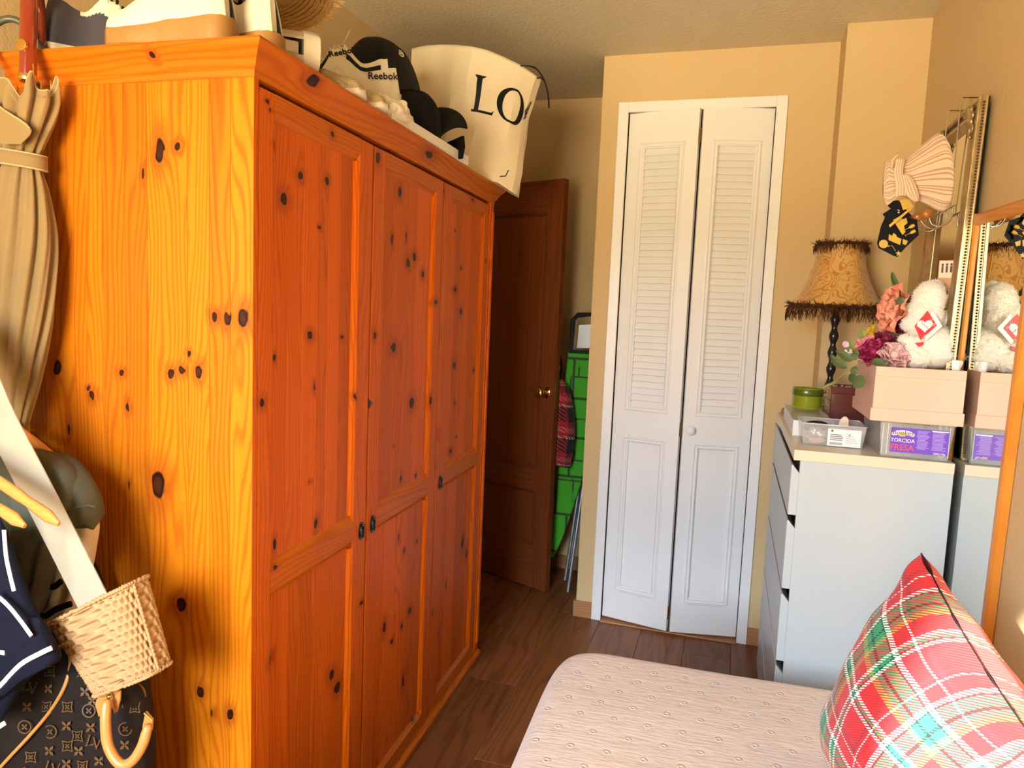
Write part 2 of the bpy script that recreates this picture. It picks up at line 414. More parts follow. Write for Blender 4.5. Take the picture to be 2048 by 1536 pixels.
DK = {1: [(0.072, 1.695, 0.007, 0.006), (0.174, 1.659, 0.011, 0.009), (0.115, 1.602, 0.013, 0.013), (0.283, 1.668, 0.008, 0.01), (0.252, 1.564, 0.006, 0.004), (0.287, 1.766, 0.008, 0.007), (0.051, 1.755, 0.004, 0.004), (0.02, 1.793, 0.004, 0.004), (0.043, 1.768, 0.004, 0.004), (0.221, 1.328, 0.01, 0.009), (0.362, 1.318, 0.007, 0.005), (0.085, 1.285, 0.007, 0.007), (0.241, 1.215, 0.005, 0.01), (0.03, 1.204, 0.01, 0.009), (0.228, 1.004, 0.004, 0.004), (0.081, 0.858, 0.008, 0.004), (0.257, 0.898, 0.008, 0.012), (0.09, 0.899, 0.006, 0.012), (0.072, 0.663, 0.01, 0.011), (0.34, 0.497, 0.013, 0.013), (0.37, 0.451, 0.014, 0.015), (0.472, 0.625, 0.009, 0.006), (0.419, 1.172, 0.006, 0.007)],
 2: [(0.671, 1.706, 0.014, 0.014), (0.513, 1.762, 0.012, 0.015), (0.631, 1.578, 0.006, 0.015), (0.723, 1.592, 0.006, 0.015), (0.786, 1.542, 0.013, 0.013), (0.74, 1.523, 0.013, 0.013), (0.852, 1.499, 0.012, 0.011), (0.517, 1.321, 0.009, 0.01), (0.657, 1.285, 0.018, 0.014), (0.796, 1.115, 0.017, 0.017), (0.674, 1.006, 0.004, 0.004), (0.729, 0.901, 0.007, 0.011), (0.841, 0.886, 0.008, 0.007), (0.725, 0.726, 0.008, 0.011), (0.868, 0.671, 0.006, 0.006), (0.769, 0.671, 0.008, 0.009), (0.639, 0.486, 0.011, 0.017), (0.764, 0.437, 0.006, 0.009), (0.822, 0.464, 0.011, 0.011), (0.695, 0.421, 0.008, 0.007), (0.787, 0.252, 0.009, 0.019), (0.871, 0.085, 0.01, 0.005), (0.924, 1.109, 0.008, 0.014), (0.942, 1.414, 0.016, 0.007)],
 3: [(1.142, 1.461, 0.015, 0.009), (1.207, 1.388, 0.015, 0.012), (1.264, 1.775, 0.016, 0.006), (1.197, 1.538, 0.009, 0.006), (0.976, 1.759, 0.012, 0.014), (1.123, 1.656, 0.005, 0.004), (1.45, 1.582, 0.009, 0.005), (1.159, 1.203, 0.015, 0.011), (1.176, 1.069, 0.008, 0.01), (1.151, 0.905, 0.015, 0.008), (1.204, 0.949, 0.006, 0.004), (1.376, 1.173, 0.009, 0.008), (1.319, 0.53, 0.013, 0.026), (1.368, 0.472, 0.011, 0.022), (0.933, 0.467, 0.012, 0.007), (1.079, 0.263, 0.009, 0.021), (0.996, 0.384, 0.005, 0.01), (1.15, 0.425, 0.006, 0.013)]}
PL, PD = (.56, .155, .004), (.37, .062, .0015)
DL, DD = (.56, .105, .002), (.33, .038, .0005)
M_PSIDE = wood('pine_side', PL, PD, 0, 2, SK, freq=230, contrast=.85, coat=.05)
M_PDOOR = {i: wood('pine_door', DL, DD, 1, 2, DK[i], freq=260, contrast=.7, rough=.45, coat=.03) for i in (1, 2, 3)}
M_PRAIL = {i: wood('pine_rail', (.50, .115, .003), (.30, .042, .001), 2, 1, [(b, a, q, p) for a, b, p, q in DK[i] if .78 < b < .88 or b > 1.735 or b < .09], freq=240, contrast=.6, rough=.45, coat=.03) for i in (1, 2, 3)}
M_PY = wood('pine_cornice', (.52, .125, .003), (.32, .045, .001), 2, 1, [(1.84, .16, .008, .02), (1.835, .80, .01, .03)], freq=220, contrast=.6, rough=.45, coat=.04)
M_PX = wood('pine_cornice_side', (.56, .125, .003), (.34, .045, .001), 2, 0, [(1.837, -.199, .007, .006)], freq=220, contrast=.6, rough=.45, coat=.04)
M_IRON = plain('dark_iron', (.07, .06, .055), .3, .85)

wd = thing('wardrobe', 'large orange pine three-door wardrobe with dark knots, shoes and bags piled on top', 'wardrobe', (-.8605, 1.1531, 0), .0351)
WL, WD, WH = 1.52, .555, 1.806
# left side, glued up from staves
sp = MB().box(-WD, -.004, .006, .018, .02, WH).build('side_panel', M_PSIDE, wd, smooth=0); tone(sp)
edges = [-WD, -.482, -.413, -.380, -.340, -.286, -.234, -.143, -.095, -.049, 0]
tones = [.80, .90, .98, .96, .80, .76, 1.04, 1.08, .94, 1.16]
for i in range(10):
    q = MB().box(edges[i]+.0002, edges[i+1]-.0002, 0, .006, .02, WH).build('board', M_PSIDE, sp, smooth=0, bevel=.0006, seg=1); tone(q, tones[i], (i*.37+.11) % 1)
tone(MB().box(-WD, 0, WL-.018, WL, .02, WH).build('side_panel', M_PSIDE, wd, smooth=0, bevel=.002))
tone(MB().box(-WD, -WD+.012, .018, WL-.018, .02, WH).build('back_panel', M_PSIDE, wd, smooth=0))
# front edge posts
tone(MB().box(-.02, 0, .0005, .016, .02, WH).build('post', M_PDOOR[1], wd, smooth=0, bevel=.001), 1.0)
b = MB(); b.box(-.02, .002, WL-.042, WL, .02, WH); b.box(.002, .008, WL-.030, WL-.008, .06, WH-.04)
tone(b.build('post', M_PDOOR[3], wd, smooth=0, bevel=.002), 1.15)
tone(MB().box(-WD, -.022, .018, WL-.018, .03, .05).build('bottom_board', M_PSIDE, wd, smooth=0))
tone(MB().box(-WD, 0, 0, WL, WH, WH+.012).build('top_board', M_PSIDE, wd, smooth=0))
# cornice: profile (out, z), mitred round front and both ends
prof = [(-.02, 1.800), (.002, 1.800), (.004, 1.812), (.010, 1.818), (.012, 1.824), (.018, 1.832), (.026, 1.842), (.030, 1.846), (.0345, 1.850), (.036, 1.8545), (.0335, 1.859), (-.02, 1.859)]
n = len(prof)
def cornice(name, ends, mat, tn):
    Q = MB()
    for e in ends: Q.v += [e(p, z) for p, z in prof]
    for i in range(n): Q.f.append((i, (i+1) % n, n+(i+1) % n, n+i)); Q.mi.append(0)
    Q.f += [tuple(range(n))[::-1], tuple(range(n, 2*n))]; Q.mi += [0, 0]
    return tone(Q.build(name, mat, wd, smooth=30), tn)
cornice('cornice', (lambda p, z: (p, -p, z), lambda p, z: (p, WL+p, z)), M_PY, 1)
cornice('cornice', (lambda p, z: (-WD, -p, z), lambda p, z: (p, -p, z)), M_PX, 1.05)
cornice('cornice', (lambda p, z: (p, WL+p, z), lambda p, z: (-WD, WL+p, z)), M_PX, 1)
# plinth with bead at the floor
Q = MB(); pf = [(-.02, 0), (.016, 0), (.018, .010), (.016, .018), (.010, .022), (.002, .024), (.002, .032), (-.02, .032)]; n = len(pf)
for y in (0, WL): Q.v += [(p, y, z) for p, z in pf]
for i in range(n): Q.f.append((i, (i+1) % n, n+(i+1) % n, n+i)); Q.mi.append(0)
Q.f += [tuple(range(n))[::-1], tuple(range(n, 2*n))]; Q.mi += [0, 0]
tone(Q.build('plinth', M_PRAIL[2], wd, smooth=30), .9)

def wdoor(i, y0, y1, stl, str_, handle_y):
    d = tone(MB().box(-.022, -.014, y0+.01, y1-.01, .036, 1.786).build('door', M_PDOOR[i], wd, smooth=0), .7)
    zb, zt = .034, 1.789
    for a, c in ((y0, y0+stl), (y1-str_, y1)):
        tone(MB().box(-.02, 0, a, c, zb, zt).build('stile', M_PDOOR[i], d, smooth=0, bevel=.0015), 1.0)
    ya, yc = y0+stl, y1-str_
    for z0, z1 in ((1.735, zt), (.792, .876), (zb, .088)):
        lo = z0 > .05; hi = z1 < 1.75
        bv = .018
        poly = [(-.02, z0), (-.012 if lo else -.002, z0), (-.006 if lo else 0, z0+(bv*.6 if lo else 0)), (0, z0+(bv if lo else .002)), (0, z1-(bv if hi else .002)), (-.006 if hi else 0, z1-(bv*.6 if hi else 0)), (-.012 if hi else -.002, z1), (-.02, z1)]
        Q = MB(); Q.prism(poly, lambda a, b, h: (a, h, b), ya, yc)
        tone(Q.build('rail', M_PRAIL[i], d, smooth=25), 1.0)
    # bevelled inner edges of the stiles
    for z0, z1 in ((.876, 1.735), (.088, .792)):
        for yy, s in ((ya, 1), (yc, -1)):
            Q = MB(); Q.prism([(-.0005, 0), (-.002, .002*s), (-.004, .008*s), (-.010, .014*s), (-.012, .018*s), (-.02, .018*s), (-.02, 0)], lambda a, b, h: (a, yy+b, h), z0, z1)
            tone(Q.build('moulding', M_PDOOR[i], d, smooth=25), 1.12)
    rnd = random.Random(i*11)
    for z0, z1 in ((.876, 1.735), (.088, .792)):
        a = ya+.017; e = yc-.017; N = 6; cuts = [a+(e-a)*(k+(rnd.random()-.5)*.35)/N for k in range(1, N)]
        cuts = [a]+cuts+[e]
        for k in range(N):
            tone(MB().box(-.014, -.010, cuts[k]+.0002, cuts[k+1]-.0002, z0-.004, z1+.004).build('board', M_PDOOR[i], d, smooth=0, bevel=.0006, seg=1), .82+.36*rnd.random(), rnd.random())
    # iron ring pull
    M = Matrix.Translation((0, handle_y, .823)) @ Matrix.Rotation(R(90), 4, 'Y')
    Q = MB()
    pl = [(.016*cos(2*pi*k/20), .024*sin(2*pi*k/20)) for k in range(20)]
    Q.prism(pl, lambda a, b, h: (h, handle_y+a, .823+b), 0, .0025)
    pts = [(.0035+.006*max(0, -sin(2*pi*k/20+.4))*.6, handle_y+.0085*cos(2*pi*k/20), .822+.0145*sin(2*pi*k/20)) for k in range(20)]
    Q.tube(pts, .0022, 8, closed=True); Q.ball((.006, handle_y, .8385), .004)
    Q.build('ring_pull', M_IRON, d, smooth=50)
    return d
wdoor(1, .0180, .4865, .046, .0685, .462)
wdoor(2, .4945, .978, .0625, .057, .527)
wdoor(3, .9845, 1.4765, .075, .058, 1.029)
# dark lock tag stuck in the gap between the first two doors
Q = MB(); Q.prism([(.490, 1.158), (.490, 1.137), (.5065, 1.149)], lambda a, b, h: (h, a, b), .0, .004)
Q.build('lock_tag', M_IRON, wd, smooth=0)
# ================================================================== chest of drawers
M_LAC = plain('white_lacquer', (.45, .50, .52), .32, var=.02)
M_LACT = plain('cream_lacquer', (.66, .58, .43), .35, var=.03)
M_SHADOW = plain('drawer_gap', (.25, .24, .23), .7)
X0, X1, Y0, Y1, ZT = .188, .577, 2.13, 2.985, 1.048
ch = thing('chest_of_drawers', 'tall white chest of drawers standing side-on in front of the closet wall', 'dresser', (X0, Y0, 0))
w, l = X1-X0, Y1-Y0
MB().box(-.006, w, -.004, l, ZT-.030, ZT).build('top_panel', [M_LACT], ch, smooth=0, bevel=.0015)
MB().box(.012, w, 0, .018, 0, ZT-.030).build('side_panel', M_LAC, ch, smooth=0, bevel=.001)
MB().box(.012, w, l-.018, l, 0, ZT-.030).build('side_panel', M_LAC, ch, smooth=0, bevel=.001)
MB().box(w-.01, w, .018, l-.018, 0, ZT-.030).build('back_panel', M_LAC, ch, smooth=0)
MB().box(.03, w-.01, .018, l-.018, .05, .066).build('bottom_panel', M_LAC, ch, smooth=0)
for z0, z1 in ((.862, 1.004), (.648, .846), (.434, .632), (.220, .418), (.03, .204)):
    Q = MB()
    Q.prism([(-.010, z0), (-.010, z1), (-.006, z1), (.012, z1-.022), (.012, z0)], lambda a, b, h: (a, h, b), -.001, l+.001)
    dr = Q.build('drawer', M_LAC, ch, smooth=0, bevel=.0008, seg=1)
    MB().box(.012, .30, .03, l-.03, z0+.01, z1-.05).build('drawer_box', M_SHADOW, dr, smooth=0)

# ================================================================== bed
def quilt():
    t = NT('pink_quilt'); v = t.obj(); c = t.xyz(v)
    row = t.math('DIVIDE', c[1], .062); ir = t.math('FLOOR', row)
    off = t.math('MULTIPLY', t.math('MODULO', t.math('ABSOLUTE', ir), 2.0), .5)
    ux = t.math('SUBTRACT', t.math('FRACT', t.math('ADD', t.math('DIVIDE', c[0], .075), off)), .5)
    uy = t.math('SUBTRACT', t.math('FRACT', row), .5)
    d = t.math('SQRT', t.math('ADD', t.math('POWER', t.math('MULTIPLY', ux, .075), 2.0), t.math('POWER', t.math('MULTIPLY', uy, .062), 2.0)))
    ring = t.math('MULTIPLY', t.ramp(d, .009, .0065), t.ramp(d, .002, .0045))
    pit = t.ramp(d, .028, .004)
    wr = t.noise(t.comb(t.math('MULTIPLY', c[0], 26.0), t.math('MULTIPLY', c[1], 130.0), c[2]), 1.0, 3, .6)
    h = t.math('ADD', t.math('MULTIPLY', wr, .7), t.math('SUBTRACT', t.math('MULTIPLY', ring, .7), t.math('MULTIPLY', pit, .35)))
    t.base(t.mix(wr, (.60, .485, .42), (.71, .60, .53))); t.set(rough=.75, sheen=.15)
    t.bump(h, .55, .006)
    return t.m
M_QUILT = quilt()
bd = thing('bed', 'single bed with pale pink dotted quilt beside the white chest of drawers', 'bed', (-.40, 1.865, 0), R(2.6))
# local: x right, y towards the far end (0) , mattress top .50
BW, BL, BT = .905, 1.95, .503
def rbox(x0, x1, y0, y1, z0, z1, r, n=7, nx=36, ny=60):
    Q = MB()
    def fn(u, v):
        a = 2*pi*u
        # superellipse plan outline with rounded corners, v from bottom rim over the top to the centre
        hw, hl = (x1-x0)/2, (y1-y0)/2; cx, cy = (x0+x1)/2, (y0+y1)/2
        cr = .10
        ca, sa = cos(a), sin(a)
        e = .16
        sx = math.copysign(abs(ca)**e, ca); sy = math.copysign(abs(sa)**e, sa)
        if v < .2: k, z = 1-.01*(1-v/.2), z0+(z1-r-z0)*v/.2; ins = 0
        elif v < .5:
            q = (v-.2)/.3*pi/2; z = z1-r+r*sin(q); ins = r*(1-cos(q)); k = 1
        else:
            q = (v-.5)/.5; z = z1; ins = r; k = 1-q*.999
        X = (hw-ins)*sx*k; Y = (hl-ins)*sy*k
        zz = z+(.006*mnoise.noise(Vector((X*5, Y*5, 0))) if v >= .35 else 0)
        return (cx+X, cy+Y, zz)
    Q.grid(fn, 160, 40, cu=True)
    return Q
rbox(0, BW, -BL, 0, .20, BT, .045).build('mattress', M_QUILT, bd, smooth=180)
MB().box(.03, BW-.03, -BL+.03, -.03, .12, .20).build('bed_base', M_SHADOW, bd, smooth=0, bevel=.01)
for x, y in ((.06, -.08), (BW-.06, -.08), (.06, -BL+.08), (BW-.06, -BL+.08)):
    MB().lathe([(.022, 0), (.026, .12)], 12, Matrix.Translation((x, y, 0))).build('leg', M_IRON, bd)
# ================================================================== things hanging to the left of the wardrobe
WROOT = Vector((-.8605, 1.1531, 0)); WROT = .0351
def wl(x, y, z):                                   # wardrobe-local point to world
    c, s = cos(WROT), sin(WROT)
    return Vector((WROOT.x+c*x-s*y, WROOT.y+s*x+c*y, z))
def interp(pts, t):
    n = len(pts)-1; k = min(int(t*n), n-1); q = t*n-k
    p0, p1, p2, p3 = (Vector(pts[max(0, min(n, k+i))]) for i in (-1, 0, 1, 2))
    return .5*((2*p1)+(p2-p0)*q+(2*p0-5*p1+4*p2-p3)*q*q+(3*p1-p0-3*p2+p3)*q*q*q)
def sheet(left, right, thick, nrm=(0, -1, 0), nu=48, nv=36, p=.6, folds=None, B=None, mi=0):
    """soft flattened body between two edge curves"""
    B = B or MB(); nrm = Vector(nrm).normalized()
    def fn(u, v):
        a = 2*pi*u; l, r = interp(left, v), interp(right, v)
        c, s = cos(a), sin(a)
        cx = math.copysign(abs(c)**p, c); sy = math.copysign(abs(s)**.75, s)
        e = min(1, 6*min(v, 1-v)+.12)
        q = (l+r)/2+(r-l)/2*cx+nrm*thick*sy*e
        if folds: q += nrm*folds(.5+.5*cx, v, s)
        return q
    B.grid(fn, nu, nv, cu=True, mi=mi)
    k = len(B.v)
    return B
def px(pts, y): return [at(a, b, 'y', y) for a, b in pts]

# ---- beige cane umbrella hooked over the cornice
M_UMB = cloth('beige_umbrella_cloth', (.26, .165, .062), weave=2500, strength=.1)
M_UMBT = cloth('umbrella_trim', (.42, .30, .14), weave=2500, strength=.1)
M_CHERRY = plain('cherry_lacquer', (.21, .026, .006), .14, var=.2, vs=12, coat=.8)
M_GOLD = plain('gold_metal', (.75, .52, .16), .22, 1)
M_STEEL = plain('steel', (.55, .54, .52), .25, 1)
ux, uy = -.443, -.058
um = thing('umbrella', 'beige folded umbrella with a red-brown wooden crook handle hooked over the wardrobe cornice', 'umbrella', wl(ux, uy, 1.12), WROT)
um_l = lambda x, y, z: Vector((x-ux, y-uy, z-1.12))
B = MB()
pts = [um_l(-.449, uy, 1.80), um_l(-.445, uy, 1.86), um_l(-.442, uy, 1.93)]
for k in range(1, 13):
    a = pi*k/12; rr = .040
    pts.append(um_l(-.442-(rr-rr*cos(a))*.62, uy+(rr-rr*cos(a))*.80, 1.93+rr*sin(a)*1.1))
pts += [um_l(-.492, uy+.065, 1.895), um_l(-.492, uy+.066, 1.875)]
B.tube(pts, [.0145, .0148, .0145]+[.0140]*12+[.0135, .011], 16)
hd = B.build('handle', M_CHERRY, um, smooth=60)
q = MB(); M = Matrix.Translation(um_l(-.446, uy-.0145, 1.853)) @ Matrix.Rotation(R(90), 4, 'X')
q.lathe([(.0005, -.003), (.0105, -.003), (.0105, .0012), (.0085, .002), (.0005, .002)], 20, M @ Matrix.Scale(1.25, 4, (1, 0, 0)))
q.build('emblem', M_GOLD, hd)
B = MB(); B.tube([um_l(-.449, uy, 1.80), um_l(-.503, uy, 1.08)], .004, 8); B.build('shaft', M_STEEL, um)
B = MB(); B.lathe([(.013, 0), (.0155, .003), (.0155, .012), (.013, .016)], 14, Matrix.Translation(um_l(-.449, uy, 1.79))); B.build('collar', M_GOLD, um)
prof = [(1.775, .050, -.447), (1.752, .056, -.451), (1.72, .050, -.455), (1.685, .038, -.460), (1.652, .030, -.466), (1.63, .036, -.469), (1.58, .050, -.470), (1.50, .060, -.468), (1.42, .060, -.471), (1.34, .056, -.477), (1.26, .046, -.485), (1.18, .033, -.495), (1.11, .018, -.503)]
def prof_at(v):
    p = interp([Vector(q) for q in prof], v); return p
def canopy(u, v):
    z, r, cx = prof_at(v); a = 2*pi*u
    amp = .20 if z > 1.655 else .13*min(1, (1.66-z)/.05+.35)
    tw = 2.6*(z-1.65)
    rr = r*(1+amp*sin(9*a+tw*2)+.06*sin(17*a+3*tw+1))
    zz = z+(.018*sin(5*a+.6)+.012*sin(9*a) if v < .06 else 0)
    return um_l(cx+rr*cos(a+tw), max(-.105, uy)+rr*.62*sin(a+tw), zz)
B = MB(); B.grid(canopy, 150, 90, cu=True); B.build('canopy', M_UMB, um, smooth=180, solid=.0012)
# pale hems: turned-over rim, tie strap
B = MB(); B.tube([canopy(k/120, .004) for k in range(120)], .0016, 6, closed=True); B.build('hem', M_UMBT, um, smooth=180)
def strap(u, v):
    a = 2*pi*u; r = .0395
    return um_l(-.466+(.047)*cos(a), uy+.031*sin(a), 1.660-.026*v-.006*cos(a))
B = MB(); B.grid(strap, 40, 3, cu=True); B.build('tie_strap', M_UMB, um, smooth=180, solid=.003)
for v0 in (0, 1):
    B = MB(); B.tube([strap(k/40, v0) for k in range(40)], .0022, 6, closed=True); B.build('strap_edge', M_UMBT, um, smooth=180)
# diagonal wrap of the loose flap with its pale seam
fl_l = [um_l(-.52, uy-.030, 1.752), um_l(-.512, uy-.036, 1.715), um_l(-.497, uy-.040, 1.69), um_l(-.47, uy-.040, 1.668)]
fl_r = [um_l(-.505, uy-.034, 1.757), um_l(-.455, uy-.042, 1.728), um_l(-.405, uy-.034, 1.695), um_l(-.428, uy-.036, 1.668)]
B = sheet(fl_l, fl_r, .003, nu=30, nv=16); B.build('flap', M_UMB, um, smooth=180)
B = MB(); B.tube([interp(fl_r, k/12)+Vector((0, -.003, 0)) for k in range(9)], .002, 6); B.build('hem', M_UMBT, um, smooth=180)
for k in range(7):
    a = k*2.4+.4; p = canopy((a/(2*pi)) % 1, .02); B = MB(); B.tube([p, p+Vector((.001, 0, .016)), p+Vector((0, 0, .022))], [.0012, .001, .0014], 6); B.build('rib_tip', M_GOLD, um)

# ---- second umbrella, dark with white dots, only its crook and a strip show
def dots():
    t = NT('dotted_cloth'); v = t.obj()
    vo = t.n('ShaderNodeTexVoronoi', {'Vector': v, 'Scale': 85.0, 'Randomness': .35})
    t.base(t.mix(t.ramp(vo.outputs['Distance'], .34, .26), (.02, .016, .014), (.75, .7, .6))); t.set(rough=.85); return t.m
um2 = thing('umbrella', 'dark white-dotted umbrella with a grey-green crook at the left edge, beside the beige one', 'umbrella', wl(-.52, -.058, 1.15), WROT)
u2 = lambda x, y, z: Vector((x+.52, y+.058, z-1.15))
B = MB(); pts = [u2(-.538, -.062, 1.10), u2(-.536, -.062, 1.60), u2(-.534, -.060, 1.87)]
for k in range(0, 15):
    a = pi*k/14; pts.append(u2(-.507-.026*cos(a), -.060+.045*k/14, 1.885+.031*sin(a)))
pts += [u2(-.481, .012, 1.872), u2(-.482, .018, 1.866)]
B.tube(pts, [.004, .004, .0055]+[.0065]*15+[.006, .004], 12); B.build('handle', plain('grey_green_plastic', (.075, .08, .05), .4), um2, smooth=60)
def can2(u, v):
    a = 2*pi*u; z = 1.70-.55*v; r = .012+.030*sin(pi*min(1, v*1.05+.02))**.6
    return u2(-.548+r*(1+.14*sin(8*a))*cos(a), -.062+.6*r*sin(a), z)
B = MB(); B.grid(can2, 90, 30, cu=True); B.build('canopy', dots(), um2, smooth=180)

# ---- coat stand (its pole is just outside the picture)
M_BEECH = wood('beech', (.62, .27, .07), (.48, .19, .04), 0, 2, freq=200, contrast=.3, coat=.4, rough=.3)
M_BEECHX = wood('beech_hanger', (.62, .24, .05), (.46, .16, .03), 2, 0, freq=260, contrast=.35, coat=.5, rough=.25)
CSX, CSY = -1.27, .60
cs = thing('coat_stand', 'wooden coat stand at the left edge with knobbed pegs carrying clothes and bags', 'coat stand', (CSX, CSY, 0))
tone(MB().lathe([(.020, .06), (.020, 1.55), (.026, 1.57), (.020, 1.60), (.028, 1.63), (.001, 1.66)], 16).build('pole', M_BEECH, cs))
for k in range(4):
    a = pi/4+k*pi/2; B = MB(); B.tube([(0, 0, .16), (.10*cos(a), .10*sin(a), .08), (.19*cos(a), .19*sin(a), .014)], [.016, .015, .014], 10); tone(B.build('foot', M_BEECH, cs))
for (a, z, L, el) in ((.25, 1.335, .17, .35), (1.6, 1.33, .13, .4), (-.55, 1.24, .15, .35), (-1.6, 1.25, .14, .35), (3.3, 1.33, .12, .35), (.75, 1.14, .13, .3)):
    d = Vector((cos(a)*cos(el), sin(a)*cos(el), sin(el))); B = MB()
    p = Vector((0, 0, z)); B.tube([p, p+d*L*.6, p+d*L*.93, p+d*L], [.010, .009, .009, .006], 10); B.ball(p+d*L, .015, 12, 8)
    tone(B.build('peg', M_BEECH, cs))

# ---- raffia pouch with webbing strap
M_RAF = plain('raffia', (.46, .245, .095), .75, var=.22, vs=160, bump=.4, bs=900, bd=.0006)
def webbing():
    t = NT('cream_webbing'); v = t.obj(); c = t.xyz(v)
    rib = t.math('SINE', t.math('MULTIPLY', t.math('ADD', c[0], t.math('MULTIPLY', c[2], .55)), 2600.0))
    t.base(t.mix(t.noise(v, 9, 2), (.37, .30, .19), (.42, .355, .25))); t.set(rough=.85, sheen=.2); t.bump(rib, .3, .0006); return t.m
BY = .95
TL, TRr, BR_, BL_ = px([(118, 1240), (278, 1160), (327, 1335), (205, 1380)], BY)
pouch = thing('raffia_pouch', 'small woven raffia pouch hanging from a wide cream webbing strap', 'bag', (TL+TRr)/2)
po = (TL+TRr)/2
def pouch_surf(u, v, out=True):
    a = 2*pi*u; l = TL.lerp(BL_, v)-po; r = TRr.lerp(BR_, v)-po
    c, s = cos(a), sin(a); dpt = .040-.006*v
    cx = math.copysign(abs(c)**.55, c); sy = math.copysign(abs(s)**.6, s)
    return (l+r)/2+(r-l)/2*cx+Vector((0, -1, 0))*dpt*sy
NR, NS = 11, 26
def pouch_fn(u, v):
    p = pouch_surf(u, v); e = .001; n = (pouch_surf(u+e, v)-pouch_surf(u-e, v)).cross(pouch_surf(u, min(1, v+e))-pouch_surf(u, max(0, v-e)))
    n = -n.normalized() if n.length > 0 else Vector()
    row = v*NR; k = int(row); st = (u*NS+(k % 2)*.5+.18*(row-k)) % 1
    b = sin(pi*(row-k))**.6*sin(pi*st)**.9
    rim = 1 if (v < .045 or v > .965) else 0
    return p+n*(.009*b if not rim else .0038*abs(sin(u*NS*2*pi))**.4)
B = MB(); B.grid(pouch_fn, 340, 150, cu=True)
body = B.build('body', M_RAF, pouch, smooth=180, solid=.003)
B = MB(); B.tube([pouch_surf(k/200, 1)+Vector((.0012*sin(k*2.2), 0, .0014*cos(k*2.2))) for k in range(200)], .0034, 6, closed=True); B.build('seam_cord', M_RAF, pouch, smooth=180)
B = MB(); B.tube([pouch_surf(k/200, 0)+Vector((.0012*sin(k*2.2), 0, .0014*cos(k*2.2))) for k in range(200)], .0034, 6, closed=True); B.build('rim_cord', M_RAF, pouch, smooth=180)
for uu in (.02, .48):
    B = MB(); B.tube([pouch_surf(uu, k/60)+Vector((.001*sin(k*2.2), -.001, .001*cos(k*2.2))) for k in range(61)], .0028, 6); B.build('seam_cord', M_RAF, pouch, smooth=180)
B = MB(); bc = (BL_+BR_)/2-po
B.grid(lambda u, v: bc.lerp(pouch_surf(u, .985), v*.98+.01), 60, 4, cu=True); B.build('base', M_RAF, pouch, smooth=180)
ctr = px([(-95, 640), (-40, 745), (0, 838), (60, 955), (120, 1072), (182, 1195), (205, 1240)], BY)
B = MB(); sd = Vector((.033, 0, .0175))
for off, yy in ((0, 0),):
    def rib(u, v):
        a = 2*pi*u; c = interp(ctr, v)-po
        return c+sd*math.copysign(abs(cos(a))**.3, cos(a))+Vector((0, -1, 0))*.0018*math.copysign(abs(sin(a))**.3, sin(a))
    B.grid(rib, 24, 40, cu=True)
M_WEB = webbing()
B.build('strap', M_WEB, pouch, smooth=40)

# ---- wooden hangers and clothes
def hanger(name, label, tip, ctr_, yofs, group, notch=True):
    """flat wooden coat hanger; tip = right end, ctr_ = middle under the hook"""
    tip, ctr_ = Vector(tip), Vector(ctr_); d = tip-ctr_
    h = thing(name, label, 'hanger', ctr_, group=group)
    def arm(sg):
        p = []
        for k in range(15):
            t = k/14; p.append(Vector((d.x*t*sg, d.y*t*sg, d.z*(t**1.25))))
        B = MB(); rs = [(.0105, .0065) if not (notch and k == 11) else (.0085, .0065) for k in range(13)]+[(.0115, .0065), (.004, .003)]
        B.tube(p, rs, 12, flat=(0, 0, 1))
        return B
    for sg in (1, -1): tone(arm(sg).build('arm', M_BEECHX, h, smooth=60), 1.05)
    B = MB(); B.tube([(0, 0, 0), (0, 0, .05)]+[(.022-.022*cos(k*.32), 0, .05+.028*sin(k*.32)) for k in range(1, 12)], .0018, 8); B.build('hook', M_STEEL, h, smooth=60)
    return h
hanger('coat_hanger', 'wooden hanger whose tip crosses in front of the cream strap', at(118, 1048, 'y', .865), at(-150, 880, 'y', .88), 0, 'wooden hangers on the coat stand')
hanger('coat_hanger', 'lower wooden hanger carrying the navy knit at the left edge', at(50, 1052, 'y', .835), at(-210, 900, 'y', .85), 0, 'wooden hangers on the coat stand')
hanger('coat_hanger', 'wooden hanger whose tip pokes out of the grey-green shoulder', at(203, 1000, 'y', 1.052), at(-60, 800, 'y', 1.05), 0, 'wooden hangers on the coat stand')

def fold(n, amp, ph=0.0, sh=.4): return lambda u, v, s: amp*sin(n*2*pi*(u+sh*v*.3)+ph)*(.3+.7*v)
M_KHAKI = cloth('grey_green_suede', (.085, .085, .055), weave=500, strength=.2, var=.25)
M_CREAM = cloth('cream_knit', (.66, .54, .36), weave=1400, strength=.35)
M_NAVY = cloth('navy_knit', (.005, .005, .013), weave=1200, strength=.4)
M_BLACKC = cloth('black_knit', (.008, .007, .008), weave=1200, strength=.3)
M_WHITEC = cloth('white_knit', (.72, .71, .70), weave=1500, strength=.3)
jy = 1.020
jk = thing('jacket', 'grey-green and cream striped knit jacket hanging behind the cream strap', 'jacket', at(60, 1000, 'y', jy))
J = jk.location.copy(); jl = lambda pts, y=jy: [p-J for p in px(pts, y)]
sheet(jl([(-60, 900), (10, 960), (20, 1030), (30, 1110), (40, 1180), (30, 1235)]), jl([(60, 895), (135, 940), (150, 1020), (110, 1090), (95, 1160), (75, 1240)], jy-.02), .035, folds=fold(3, .008)).build('front_panel', M_KHAKI, jk, smooth=180)
sheet(jl([(20, 890), (78, 925), (95, 985), (120, 1030), (135, 1052)]), jl([(85, 903), (140, 930), (176, 975), (191, 1018), (191, 1058)]), .034, folds=fold(2, .004)).build('sleeve', M_KHAKI, jk, smooth=180)
